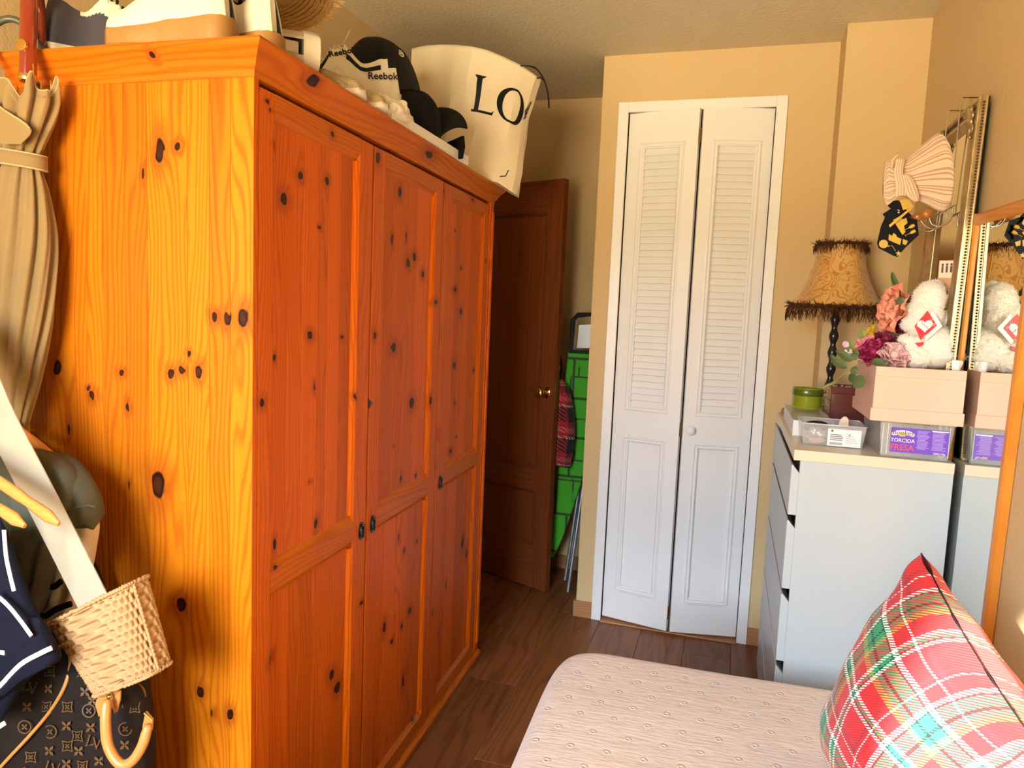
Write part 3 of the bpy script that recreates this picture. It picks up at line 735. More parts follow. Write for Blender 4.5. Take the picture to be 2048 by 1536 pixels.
B = MB(); B.tube(jl([(128, 1030), (150, 1016), (176, 1010), (190, 1014)], jy-.036), .0016, 6); B.build('seam', M_KHAKI, jk)
cre = sheet(jl([(-30, 1000), (40, 1080), (60, 1140), (72, 1190), (75, 1240), (85, 1285)], jy+.035), jl([(130, 1020), (188, 1035), (186, 1100), (170, 1170), (150, 1240), (140, 1282)], jy+.035), .03, folds=fold(3, .007, 1)).build('body', M_CREAM, jk, smooth=180)
for a in ([(70, 1178), (92, 1168), (112, 1172), (128, 1160)], [(72, 1222), (95, 1230), (118, 1216), (148, 1205)], [(84, 1278), (105, 1280), (130, 1266), (146, 1258)]):
    q = [p-Vector((0, .006, 0)) for p in jl(a, jy+.001)]
    B = MB(); B.tube([interp(q, k/14) for k in range(15)], (.006, .003), 8, flat=(0, 0, 1)); B.build('stripe', M_BLACKC, jk, smooth=180)
shade_coat = thing('coat', 'black coat behind the grey-green jacket, widened to stand in for shade on the wardrobe side', 'coat', at(40, 1000, 'y', 1.088))
K0 = shade_coat.location.copy(); kl = lambda pts, y=1.088: [p-K0 for p in px(pts, y)]
sheet(kl([(-45, 850), (-50, 1000), (-50, 1150), (-45, 1300), (-40, 1500), (-30, 1700)]), kl([(60, 880), (150, 955), (172, 1080), (215, 1190), (235, 1400), (235, 1700)]), .020, folds=fold(4, .006)).build('body', M_BLACKC, shade_coat, smooth=180)  # bulk added beyond the glimpsed garment; its black stands in for cast shadow
M_BROWN = cloth('brown_cloth', (.30, .12, .035), weave=900)
bt = thing('belt', 'brown strap hanging behind the navy knit at the left edge', 'belt', at(30, 1100, 'y', 1.0))
sheet([p-bt.location for p in px([(8, 1020), (22, 1080), (38, 1140), (50, 1190)], 1.0)], [p-bt.location for p in px([(36, 1020), (44, 1080), (56, 1140), (64, 1190)], 1.0)], .004, nu=16, nv=12).build('band', M_BROWN, bt, smooth=180)

ny = .88
nk = thing('knit_top', 'navy blue knit top with white stripes hanging at the left edge', 'sweater', at(20, 1200, 'y', ny))
Nn = nk.location.copy(); nl = lambda pts, y=ny: [p-Nn for p in px(pts, y)]
sheet(nl([(-230, 1040), (-200, 1120), (-190, 1200), (-190, 1290), (-180, 1380), (-150, 1470)]), nl([(2, 1035), (26, 1115), (62, 1205), (86, 1262), (60, 1345), (6, 1440)]), .022, folds=fold(3, .006, .5), p=.45).build('body', M_NAVY, nk, smooth=180)
sheet(nl([(-60, 1230), (-30, 1290), (-10, 1340), (-20, 1400), (-40, 1440)], ny-.012), nl([(78, 1235), (98, 1280), (114, 1322), (62, 1352), (12, 1395)], ny-.012), .020, folds=fold(2, .003), p=.45).build('sleeve', M_NAVY, nk, smooth=180)
for a, w in (([(8, 1060), (12, 1110), (20, 1150), (28, 1182)], .0042), ([(-10, 1188), (15, 1210), (40, 1240), (63, 1272)], .0042), ([(-30, 1400), (0, 1372), (40, 1330), (78, 1308), (103, 1296)], .0042), ([(-25, 1302), (-5, 1304), (9, 1306)], .0042), ([(-30, 1465), (-10, 1458), (10, 1446)], .0042)):
    q = nl(a, ny-.033); B = MB(); B.tube([interp(q, k/16) for k in range(17)], (w, .002), 8, flat=(0, 0, 1)); B.build('stripe', M_WHITEC, nk, smooth=180)

# ---- monogram travel bag on a stool (the stool itself is below the picture)
st = thing('stool', 'low dark stool under the monogram travel bag, below the picture edge', 'stool', (-1.17, .985, 0))
MB().lathe([(.001, .31), (.10, .31), (.11, .32), (.11, .345), (.10, .352), (.001, .352)], 28).build('seat', M_BROWN, st)
for k in range(3):
    a = k*2.094+.4; B = MB(); B.tube([(.08*cos(a), .08*sin(a), .31), (.10*cos(a), .10*sin(a), .012)], .010, 8); B.build('leg', M_IRON, st)
def monogram():
    t = NT('brown_coated_canvas'); v = t.obj()
    t.base(t.mix(t.noise(v, 20, 3), (.011, .006, .0045), (.020, .012, .009))); t.set(rough=.6, spec=.15); t.bump(t.noise(v, 700, 2), .2, .0005); return t.m
M_CANV = monogram(); M_TAN = plain('tan_leather', (.56, .22, .045), .42, var=.12, vs=40, coat=.15)
M_MONO = plain('monogram_print', (.13, .060, .018), .45, var=.2, vs=100)
ly = 1.0
lv = thing('travel_bag', 'dark brown monogram travel bag with tan leather handles at the bottom left', 'bag', at(150, 1500, 'y', ly))
L0 = lv.location.copy(); ll = lambda pts, y=ly: [p-L0 for p in px(pts, y)]
lvL = [(60, 1265), (-20, 1310), (-60, 1380), (-80, 1460), (-90, 1560), (-60, 1680)]; lvR = [(215, 1270), (272, 1352), (292, 1420), (298, 1490), (300, 1570), (290, 1680)]
lvL3, lvR3 = ll(lvL), ll(lvR); LT = .055
lvf = lambda u, v, s: -.010*math.exp(-((u-.60)/.05)**2)*(1 if s > 0 else 0)
sheet(lvL3, lvR3, LT, folds=lvf, p=.55, nu=90, nv=40).build('body', M_CANV, lv, smooth=180)
def lvp(x, y, lift=.0): # point on the front of the bag seen at pixel
    p = at(x, y, 'y', ly-LT-lift)-L0; return p
def onbag(x, y):
    """walk the front surface: find depth where the pixel ray meets it"""
    best = None
    for k in range(60):
        yy = ly-LT-.012+k*.0016; P = at(x, y, 'y', yy)-L0
        # height of the body front at this place
        vv = None
        lo, hi = 0.0, 1.0
        for _ in range(18):
            mid = (lo+hi)/2
            z = (interp(lvL3, mid).z+interp(lvR3, mid).z)/2
            if z > P.z: lo = mid
            else: hi = mid
        v = (lo+hi)/2; l, r = interp(lvL3, v), interp(lvR3, v)
        cx = max(-.999, min(.999, (P.x-(l.x+r.x)/2)/((r.x-l.x)/2))); c = math.copysign(abs(cx)**(1/.55), cx)
        s = math.sqrt(max(0, 1-c*c)); e = min(1, 6*min(v, 1-v)+.12)
        f = (l.y+r.y)/2-LT*s**.75*e-lvf(.5+.5*cx, v, 1)
        if P.y >= f-.0015: return P
    return P
def poly_decal(B, cx, cy, poly, sc, rot=0.0):
    P0 = onbag(cx, cy); Px = onbag(cx+14, cy); Py = onbag(cx, cy-14)
    ex = (Px-P0); ey = (Py-P0); ex /= 14; ey /= 14; nn = ex.cross(ey).normalized()
    if nn.y > 0: nn = -nn
    c, s = cos(rot), sin(rot)
    vs = [P0+ex*(sc*(a*c-b*s))+ey*(sc*(a*s+b*c))+nn*.0035 for a, b in poly]
    B.add(vs, [tuple(range(len(vs)))])
def ringpoly(B, cx, cy, r, w, n=20):
    for k in range(n):
        a, b = 2*pi*k/n, 2*pi*(k+1)/n
        poly_decal(B, cx, cy, [(r*cos(a), r*sin(a)), (r*cos(b), r*sin(b)), ((r-w)*cos(b), (r-w)*sin(b)), ((r-w)*cos(a), (r-w)*sin(a))], 1)
def flower(B, cx, cy, r, pointed=True):
    for k in range(4):
        a = k*pi/2+(pi/4 if pointed else 0)
        poly_decal(B, cx, cy, [(.12*r*cos(a-.8), .12*r*sin(a-.8)), (.62*r*cos(a-.42), .62*r*sin(a-.42)), (r*cos(a), r*sin(a)), (.62*r*cos(a+.42), .62*r*sin(a+.42)), (.12*r*cos(a+.8), .12*r*sin(a+.8))], 1)
def diamond(B, cx, cy, r):
    for k in range(4):
        a = k*pi/2+pi/4; b = a+pi/2; m_ = (a+b)/2
        o1, o2 = (r*cos(a), r*sin(a)), (r*cos(b), r*sin(b)); mm = (.55*r*cos(m_), .55*r*sin(m_)); f = .8
        i1, i2 = (o1[0]*f, o1[1]*f), (o2[0]*f, o2[1]*f); im = (.40*r*cos(m_), .40*r*sin(m_))
        poly_decal(B, cx, cy, [o1, mm, im, i1], 1); poly_decal(B, cx, cy, [mm, o2, i2, im], 1)
    flower(B, cx, cy, r*.42)
def letters(B, cx, cy, r):
    L_ = [(-.7, .75), (-.3, .75), (-.38, .65), (-.75, -.5), (-.05, -.5), (.1, -.25), (.2, -.25), (.0, -.65), (-1.05, -.65), (-1.0, -.55), (-.9, -.5), (-.55, .65)]
    V_ = [(-.15, .45), (.2, .45), (.12, .38), (.35, -.6), (.85, .35), (.75, .45), (1.05, .45), (.95, .35), (.35, -.95), (.25, -.95), (-.05, .35)]
    poly_decal(B, cx, cy, [(a*r, b*r) for a, b in L_[:6]+L_[8:]], 1); poly_decal(B, cx, cy, [(a*r, b*r) for a, b in V_], 1)
B = MB()
for cx, cy in ((100, 1376), (57, 1412), (136, 1450), (102, 1500), (136, 1526), (187, 1400), (184, 1453), (252, 1405), (172, 1382), (257, 1368-8), (160, 1500), (250, 1488), (200, 1520)): flower(B, cx, cy, 13)
for cx, cy in ((103, 1342), (96, 1412), (138, 1412), (138, 1490), (64, 1512), (158, 1470), (268, 1415), (168, 1530)): diamond(B, cx, cy, 16)
for cx, cy in ((180, 1420), (104, 1462), (52, 1452), (250, 1457)): ringpoly(B, cx, cy, 14, 2.6); flower(B, cx, cy, 8)
for cx, cy in ((62, 1370), (190, 1480), (108, 1532), (172, 1345), (60, 1545)): letters(B, cx, cy, 17)
B.build('monogram_print', M_MONO, lv, smooth=0)['kind'] = 'stuff'
pp = [(120, 1292), (138, 1298), (144, 1325), (132, 1372), (104, 1420), (62, 1470), (20, 1515), (-20, 1560)]
pts3 = [onbag(*p)+Vector((0, -.003, 0)) for p in pp]
B = MB(); B.tube([interp(pts3, k/40) for k in range(41)], .0034, 10); B.build('piping', M_TAN, lv, smooth=180)
zp = [onbag(x, y)+Vector((0, -.002, 0)) for x, y in ((258, 1362), (275, 1366), (288, 1376), (293, 1390))]
B = MB()
for k in range(26):
    p = interp(zp, k/25); B.box(p.x-.0006, p.x+.0006, p.y-.001, p.y+.001, p.z-.002, p.z+.002)
B.build('zip_teeth', M_GOLD, lv, smooth=0)
# handle with its two leather tabs and gold rings, fallen forward
hp = [at(214, 1398, 'y', .925), at(211, 1440, 'y', .915), at(216, 1490, 'y', .91), at(238, 1526, 'y', .91), at(262, 1524, 'y', .915), at(284, 1492, 'y', .925), at(297, 1448, 'y', .935)]
hp = [p-L0 for p in hp]
B = MB(); B.tube([interp(hp, k/36) for k in range(37)], [.004]+[.0075]*2+[.0085]*31+[.0075]*2+[.004], 14); B.build('handle', M_TAN, lv, smooth=180)
def tab(pts, th=.004):
    q = [at(a, b, 'y', .94)-L0 for a, b in pts]
    B = MB(); n = len(q); B.add(q+[p+Vector((0, th, 0)) for p in q], [tuple(range(n)), tuple(range(n, 2*n))[::-1]]+[(i, (i+1) % n, n+(i+1) % n, n+i) for i in range(n)])
    B.build('handle_tab', M_TAN, lv, smooth=0, bevel=.001)
tab([(204, 1382), (192, 1400), (190, 1412), (197, 1434), (208, 1428), (222, 1410), (228, 1428), (233, 1424), (239, 1400), (240, 1382)])
tab([(290, 1424), (304, 1440), (302, 1462), (294, 1470), (284, 1455)], .005)
B = MB(); B.tube([at(289, 1426, 'y', .933)-L0, at(305, 1441, 'y', .933)-L0], .0022, 8); B.ball(at(218, 1393, 'y', .93)-L0, .004); B.build('buckle', M_GOLD, lv)
# ================================================================== things piled on the wardrobe
TZ = WH+.012+.0412-.001   # = 1.8582 approx, replaced below by the cornice top
TZ = 1.8592
MB().box(-WD, -.02, .02, WL-.02, WH+.012, 1.8585).build('dust_cover', M_PSIDE, wd, smooth=0)
def wthing(name, label, cat, x, y, z=None, rz=0.0, group=None, rot=None):
    o = thing(name, label, cat, wl(x, y, TZ if z is None else z), WROT+rz, group)
    if rot is not None: o.rotation_euler = rot
    return o
def lerp(a, b, t): return a+(b-a)*t
def curve1(pts, t):
    for i in range(len(pts)-1):
        if t <= pts[i+1][0]:
            a, b = pts[i], pts[i+1]; q = (t-a[0])/(b[0]-a[0]); q = q*q*(3-2*q) if len(pts) > 3 else q
            return lerp(a[1], b[1], q)
    return pts[-1][1]
def shoe(root, L=.285, Wd=.098, mats=None, sole_h=.028, heel_h=None, sole_curve=.012, collar=.075, tongue=.105, toe=.052, open_end=.44, fore=1.0, sole_mat=None, inner=None, laces=None, counter=None):
    """low shoe: heel at x=0, toe at x=L, standing on z=0; returns surface function"""
    hh = heel_h or sole_h+.006
    hw = lambda s: Wd/2*curve1([(0, .0), (.02, .42), (.09, .66), (.3, .66), (.45, .74), (.7, 1.0), (.88, .86), (.97, .5), (1, 0)], s)
    bot = lambda s: (sole_curve*max(0, (s-.72)/.28)**2)+.35*sole_curve*max(0, (.1-s)/.1)**2
    top_s = lambda s: bot(s)+curve1([(0, hh), (.35, hh*.92), (.7, sole_h*.9), (1, sole_h*.95)], s)
    B = MB()
    N = 40
    outl = [(i/N, 1) for i in range(N+1)]+[(i/N, -1) for i in range(N-1, 0, -1)]
    for zf in (0, 1):
        pass
    m = len(outl); rows = []
    for (k, grow) in ((0, .93), (.12, 1.0), (.85, 1.0), (1.0, .97)):
        rows.append([(s*L*(1.0 if grow > .95 else 1.0), sg*(hw(s)*grow+.004*(s > 0 and s < 1)), lerp(bot(s), top_s(s), k)) for s, sg in outl])
    vs = [p for r_ in rows for p in r_]; fs = [(i*m+k, i*m+(k+1) % m, (i+1)*m+(k+1) % m, (i+1)*m+k) for i in range(3) for k in range(m)]
    for b_ in (0, 3*m):
        for i in range(1, N):
            a, c = b_+i, b_+(2*N-i); a2, c2 = b_+i+1, (b_+2*N-i-1 if i < N-1 else b_+N)
            fs.append((a, a2, c2, c) if a2 != c2 else (a, a2, c))
        fs.append((b_, b_+1, b_+2*N-1))
    B.add(vs, fs); B.build('sole', sole_mat, root, smooth=50)
    zt = lambda s: curve1([(0, collar), (.12, collar*.93), (.28, collar*.80), (.42, tongue*.98), (.50, tongue*.92), (.62, toe*1.25), (.8, toe), (.93, toe*.82), (1, sole_h+.004)], s)
    def up(s, t):          # t 0..1 left bottom -> over -> right bottom
        a = pi*t; w = hw(max(.012, s*.985+.005))*1.02; z0 = top_s(s)-.004; z1 = max(zt(s), z0+.004)
        e = .62
        y = w*math.copysign(abs(cos(a))**e, cos(a)); z = z0+(z1-z0)*abs(sin(a))**.75
        if s < open_end and .5-.23 < t < .5+.23:       # fold the top inwards: the opening
            q = 1-abs(t-.5)/.23; z = z1-(z1-hh-.010)*min(1, q*2.6)*min(1, (open_end-s)/.05); y *= 1-.25*min(1, q*3)
            if s < .035: z = z1-(z1-hh-.01)*min(1, q*2.6)*s/.035
        y *= 1-.45*((z-z0)/max(.01, z1-z0))**2*max(0, 1-s/.14)
        lean = -.018*(z-z0)/.06*max(0, 1-s/.2)
        return (.004+s*L*.985+lean*-.6, y, z)
    B = MB(); nu, nv = 84, 64
    B.grid(lambda u, v: up(u, v), nu, nv)
    for k in range(len(B.f)):
        i, j = divmod(k, nv); s, t = (i+.5)/nu, (j+.5)/nv
        mi = 0
        if inner and .06 < s < open_end-.01 and .5-.20 < t < .5+.20: mi = 1
        B.mi[k] = counter(s, t) if (counter and mi == 0) else mi
    B.build('upper', mats, root, smooth=60)
    return up
M_SHW = plain('white_leather', (.74, .69, .58), .5, var=.06, vs=40, bump=.15, bs=300)
M_SHC = plain('cream_canvas', (.70, .62, .50), .8, var=.08, vs=30, bump=.3, bs=900)
M_GUM = plain('gum_rubber', (.34, .17, .045), .6, var=.12, vs=25)
M_NAVYS = plain('slate_suede', (.055, .052, .07), .85, var=.2, vs=60, bump=.2, bs=900)
M_INN = plain('shoe_lining', (.05, .04, .035), .9)
M_RUB = plain('white_rubber', (.72, .66, .54), .6, var=.06)
M_BLK = plain('black_leather', (.010, .010, .013), .5)
M_LACE = cloth('black_lace', (.01, .01, .01))
M_LACEW = cloth('white_lace', (.7, .66, .56))

# A, B: slate and white sneakers
def slate(s, t):
    tt = abs(t-.5)
    if s < .16: return 2
    if tt > .5-(.34*(1-(s-.16)/.55)) and s < .72: return 2
    if s > .78: return 2
    return 0
def slate_pair(label, x, y, rz):
    o = wthing('sneaker', label, 'shoe', x, y, rz=rz, group=None)
    up = shoe(o, .285, .10, [M_SHW, M_INN, M_NAVYS], .026, .034, collar=.142, tongue=.155, sole_mat=M_RUB, inner=True, counter=slate)
    B = MB()
    for k in range(5):
        s = .46+.035*k; B.tube([Vector(up(s, t))+Vector((0, 0, .003)) for t in (.33, .42, .5, .58, .67)], .0028, 6)
    B.tube([Vector(up(.45, .5))+Vector((0, 0, .004)), Vector(up(.45, .5))+Vector((-.01, .012, .03)), Vector(up(.43, .42))+Vector((0, .012, .02)), Vector(up(.45, .45))+Vector((0, 0, .004))], .0025, 6)
    B.build('laces', M_LACE, o, smooth=180)
    return o
slate_pair('slate grey and white sneaker on the wardrobe, heel beside the red-brown umbrella crook', -.520, .030, R(40))
slate_pair('second slate and white sneaker half hidden behind the gum-soled white shoe', -.375, .115, R(38))
# C, D: white shoes with gum soles
def gum_pair(label, x, y, rz, z=None):
    o = wthing('white_shoe', label, 'shoe', x, y, z, rz=rz, group=None)
    up = shoe(o, .275, .10, [M_SHW, M_INN], .034, .046, sole_curve=.010, collar=.135, tongue=.150, toe=.076, sole_mat=M_GUM, inner=True)
    B = MB()
    for s in (.52, .56, .60, .64): B.tube([Vector(up(s, t))+Vector((0, 0, .001)) for t in (.14, .25, .38, .5, .62, .75, .86)], .0012, 5)
    B.build('creases', M_SHW, o, smooth=180)
    return o
gum_pair('white shoe with thick gum sole along the left cornice, toe pointing left', -.052, .012, R(178))
gum_pair('white gum-soled shoe at the wardrobe corner, behind its mate', -.008, .092, R(172))
# E: straw hat with frayed brim
M_STRAW = plain('straw', (.52, .31, .085), .8, var=.3, vs=120, bump=.5, bs=260, bd=.002)
M_RAFF = plain('frayed_straw', (.66, .47, .19), .8, var=.25, vs=90)
M_HBAND = plain('dark_hat_band', (.05, .028, .015), .7)
hat = thing('straw_hat', 'straw hat with a frayed fringed brim lying tilted on the wardrobe top', 'hat', wl(-.15, .225, 2.03), rot=(R(12), R(-16), WROT))
def brim(u, v):
    a = 2*pi*u; r = lerp(.085, .160, v); return (r*cos(a), r*sin(a), -.028*v*v+.008*sin(3*a+1)*v)
B = MB(); B.grid(brim, 72, 14, cu=True); B.build('brim', M_STRAW, hat, smooth=180, solid=.005)
B = MB(); B.lathe([(.088, -.002), (.090, .02), (.086, .06), (.078, .088), (.05, .102), (.001, .106)], 40); B.build('crown', M_STRAW, hat, smooth=180)
B = MB(); B.lathe([(.0905, .004), (.0925, .006), (.092, .030), (.0895, .032)], 40, cap=False); B.build('band', M_HBAND, hat, smooth=40)
rs = random.Random(3); B = MB()
for k in range(520):
    a = 2*pi*rs.random(); p = Vector(brim(a/(2*pi), .93+.07*rs.random())); d = Vector((cos(a), sin(a), -.3+1.0*(rs.random()-.4))).normalized(); l = .010+.016*rs.random(); sd = Vector((-sin(a), cos(a), .4*(rs.random()-.5)))*.008*(rs.random()-.5)
    B.tube([p, p+d*l*.6+sd, p+d*l+sd*2.2], [.0011, .0013, .0006], 4)
for k in range(160):
    a = 2*pi*rs.random(); p = Vector(brim(a/(2*pi), .55+.45*rs.random()))-Vector((0, 0, .004)); d = Vector((rs.random()-.5, rs.random()-.5, -.5)).normalized(); B.tube([p, p+d*.010], [.001, .0006], 4)
f_ = B.build('frayed_edge', M_RAFF, hat, smooth=180); f_['kind'] = 'stuff'
B = MB()
for r_ in (.098, .108, .118, .128, .138, .146): B.tube([Vector(brim(k/48, (r_-.085)/.075))-Vector((0, 0, .004)) for k in range(48)], .0022, 5, closed=True)
B.build('plait', M_STRAW, hat, smooth=180)
# F: cream slip-on lying on its side, heel towards the room
slip = wthing('slip_on_shoe', 'cream canvas slip-on shoe lying on its side, sole to the right', 'shoe', .010, .222, TZ+.060)
slip.rotation_euler = Matrix(((-1, 0, 0), (0, 0, -1), (0, -1, 0))).to_euler()
slip.rotation_euler = (Matrix.Rotation(WROT-R(38), 3, 'Z') @ Matrix(((-1, 0, 0), (0, 0, -1), (0, -1, 0)))).to_euler()
shoe(slip, .28, .112, [M_SHC, M_INN], .032, .036, collar=.138, tongue=.125, toe=.060, sole_mat=M_RUB, inner=True, open_end=.5)
B = MB()
for sg in (1,): B.tube([(.004+.05*k/10, 0, .03) for k in range(2)], .001, 4)
# G: white sneaker with black stripes, standing on the wrapped pair
rk = wthing('sneaker', 'white leather sneaker with black side stripes and tab standing in the middle of the pile', 'shoe', -.045, .745, TZ+.078, rz=R(204))
def rmat(s, t):
    if s < .07 and abs(t-.5) < .32: return 2
    return 0
rup = shoe(rk, .36, .112, [M_SHW, M_INN, M_BLK], .034, .040, collar=.152, tongue=.165, toe=.085, sole_mat=M_RUB, inner=True, counter=rmat, sole_curve=.02)
def on_side(pts, name, mat, lift=.0015):
    """strip following the shoe side that faces the room"""
    B = MB(); vs = []
    for s, t0, t1 in pts:
        a, b = Vector(rup(s, t0)), Vector(rup(s, t1)); vs += [a, b]
    n = len(pts); C_ = Vector((.15, 0, .05))
    out = [p+(p-Vector((p.x, 0, .05))).normalized()*lift for p in vs]
    B.add(out, [(2*i, 2*i+1, 2*i+3, 2*i+2) for i in range(n-1)])
    return B.build(name, mat, rk, smooth=180, solid=.002)
SIDE = 1  # t near 1 is the -y side; the room side is chosen below
def T_(t): return t if SIDE > 0 else 1-t
on_side([(s, .165+.10*(s-.14), .215+.12*(s-.14)) for s in (.14, .18, .22, .26, .30, .34, .38, .41)], 'stripe', M_BLK)
on_side([(s, .29-.25*((s-.53)/.17)**.8, .345-.20*((s-.53)/.17)) for s in (.53, .56, .59, .62, .66, .70)], 'stripe', M_BLK)
on_side([(s, .30-.10*(s-.60)/.12, .36-.06*(s-.60)/.12) for s in (.60, .64, .68, .72)], 'stripe', M_BLK)
on_side([(s, .02, .03+.12*max(0, 1-abs(s-.47)/.10)) for s in (.37, .42, .47, .52, .57)], 'side_panel', M_RUB)
def rk_frame(s, t):
    p = Vector(rup(s, T_(t))); e = .02
    ax = (Vector(rup(s-e, T_(t)))-Vector(rup(s+e, T_(t)))).normalized(); ay = (Vector(rup(s, T_(t+.03)))-Vector(rup(s, T_(t-.03)))).normalized()
    nn = ax.cross(ay).normalized()
    return frame(p+nn*.002, ax, ay)
text('lettering', 'Reebok', M_BLK, rk, rk_frame(.44, .265), .024, bold=.0004)
text('lettering', 'Reebok', M_BLK, rk, rk_frame(.125, .105), .026, bold=.0004)
B = MB()
for k in range(6):
    s = .44+.03*k; B.tube([Vector(rup(s, t))+Vector((0, 0, .003)) for t in (.36, .43, .5, .57, .64)], .0032, 6)
B.tube([Vector(rup(.46, .45)), Vector(rup(.45, .45))+Vector((-.012, .004, .022)), Vector(rup(.45, .45))+Vector((-.022, .01, .040))], .0024, 6)
B.build('laces', M_LACEW, rk, smooth=180)
# H: pair of beige mesh shoes half wrapped in tissue
M_MESH = NT('beige_mesh'); v_ = M_MESH.obj()
vo_ = M_MESH.n('ShaderNodeTexVoronoi', {'Vector': v_, 'Scale': 330.0, 'Randomness': .1})
M_MESH.base(M_MESH.mix(M_MESH.ramp(vo_.outputs['Distance'], .25, .45), (.22, .14, .06), (.58, .46, .28))); M_MESH.set(rough=.8); M_MESH.bump(vo_.outputs['Distance'], .5, .002); M_MESH = M_MESH.m
M_TISS = plain('tissue_paper', (.78, .71, .58), .8, var=.06, vs=60, trans=.0)
M_TRIM = plain('brown_trim', (.30, .17, .075), .6)
for lab, y, x in (('beige mesh shoe lying in front of the white sneaker, left of the tissue', .352, -.015), ('beige mesh shoe with its heel wrapped in crumpled tissue paper', .462, -.010)):
    o = wthing('mesh_shoe', lab, 'shoe', x-.195, y, rz=R(4), group=None)
    up = shoe(o, .245, .092, [M_MESH, M_INN], .014, .018, collar=.058, tongue=.060, toe=.054, sole_mat=M_RUB, open_end=.1, inner=False)
    for s0 in (.60,):
        B = MB(); B.tube([Vector(up(s0+.05*abs(t-.5), t))+Vector((0, 0, .001)) for t in [k/14 for k in range(1, 14)]], (.005, .0016), 8, flat=(1, 0, 0)); B.build('trim', M_TRIM, o, smooth=180)
ts = wthing('tissue_paper', 'crumpled off-white tissue paper wrapped round the beige mesh shoes', 'paper', -.022, .588)
def tiss(u, v):
    a = 2*pi*u; b = pi*(v*.94+.03); d = Vector((.060*sin(b)*cos(a), .125*sin(b)*sin(a)*(.8+.25*sin(a)), .036+.036*cos(b)))
    n = mnoise.noise(d*38)+.6*mnoise.noise(d*90+Vector((3, 1, 2)))
    r_ = 1+.16*n; return Vector((d.x*r_, d.y*r_, max(.001, d.z*(1+.12*n))))
B = MB(); B.grid(tiss, 90, 44, cu=True); B.build('sheet', M_TISS, ts, smooth=25)
# I: black bag behind
M_BAG = cloth('black_nylon', (.006, .006, .009), rough=.7, weave=1500)
kb = wthing('black_bag', 'soft black fabric bag with a small oval white emblem behind the white sneaker', 'bag', -.215, .985)
def blob(u, v):
    a = 2*pi*u; b = pi*(.5-.5*v*.97)
    r_ = 1+.05*mnoise.noise(Vector((3*cos(a), 3*sin(a), 5*v)))
    return (.11*cos(a)*cos(pi/2-b)**.6*r_ if False else .105*math.copysign(abs(cos(a))**.8, cos(a))*sin(b)**.55*r_, 0.20*math.copysign(abs(sin(a))**.8, sin(a))*sin(b)**.55*r_, .352*cos(b)**.9 if cos(b) > 0 else 0)
B = MB(); B.grid(blob, 64, 30, cu=True); B.build('body', M_BAG, kb, smooth=180)
q = MB(); M = Matrix.Translation((.070, -.030, .312)) @ Vector((.62, -.45, .62)).to_track_quat('Z', 'Y').to_matrix().to_4x4() @ Matrix.Scale(.7, 4)
q.lathe([(.011, 0), (.0145, .0012), (.0165, .0012), (.018, 0)], 24, M @ Matrix.Diagonal((.8, 1.35, 1, 1)), cap=False)
for k in range(3): q.box(-.012, .012, -.0018+(k-1)*.006, .0008+(k-1)*.006, 0, .0016, M=M)
q.build('emblem', M_LACEW, kb, smooth=40)
# K: white shallow tray along the front edge
M_TRAY = plain('white_plastic', (.80, .76, .70), .35, var=.02)
tr = wthing('tray', 'white shallow plastic tray lying along the front edge under the black cap', 'tray', -.09, .80, rz=R(-1.5))
B = MB(); x0, x1, y0, y1, hh = -.11, .118, -.255, .305, .032
B.box(x0, x1, y0, y1, 0, .004); B.box(x1-.004, x1, y0, y1, .004, hh); B.box(x0, x0+.004, y0, y1, .004, hh); B.box(x0+.004, x1-.004, y0, y0+.004, .004, hh); B.box(x0+.004, x1-.004, y1-.004, y1, .004, hh)
B.build('tray_body', M_TRAY, tr, smooth=0, bevel=.0012, seg=1)
# J: black cap in the tray
cap = wthing('cap', 'black cap with a curved peak lying in the white tray', 'cap', -.060, .850, TZ+.034)
cap.rotation_euler = (Matrix.Rotation(WROT+R(78), 3, 'Z') @ Matrix.Rotation(R(-20), 3, 'Y') @ Matrix.Rotation(R(14), 3, 'X')).to_euler(); cap.scale = (1.02, 1.02, 1.02)
M_CAPB = cloth('black_twill', (.006, .005, .006), rough=.95, weave=1800)
M_PEAK = cloth('dark_green_twill', (.006, .009, .008), rough=.95, weave=1800)
def crown(u, v):
    a = 2*pi*u; b = pi/2*(1-v*.99)
    k = 1+.02*math.cos(6*a)*sin(b*2)
    return (.098*cos(a)*sin(pi/2-b)**.62*k if False else .10*cos(a)*cos(pi/2-b)**.7*k, .082*sin(a)*cos(pi/2-b)**.7*k, .002+.125*sin(pi/2-b)**.9)
B = MB(); B.grid(crown, 60, 20, cu=True); B.build('crown', M_CAPB, cap, smooth=180)
B = MB()
for k in range(6): B.tube([Vector(crown(k/6+.083, j/14))*1.006 for j in range(15)], .0014, 5)
B.ball((0, 0, .128), .007); B.build('seams', M_CAPB, cap, smooth=180)
def peak(u, v):
    a = (u-.5)*2.3; r0 = .092; p = Vector((r0*cos(a), .085*sin(a), .014)); q = Vector((.205*cos(a*.62)**.7, .115*sin(a*.80), .060-.040*(u-.5)**2*4))
    return p.lerp(q, v)+Vector((0, 0, .012*sin(pi*v)))
B = MB(); B.grid(peak, 36, 12); B.build('peak', M_PEAK, cap, smooth=180, solid=.004)
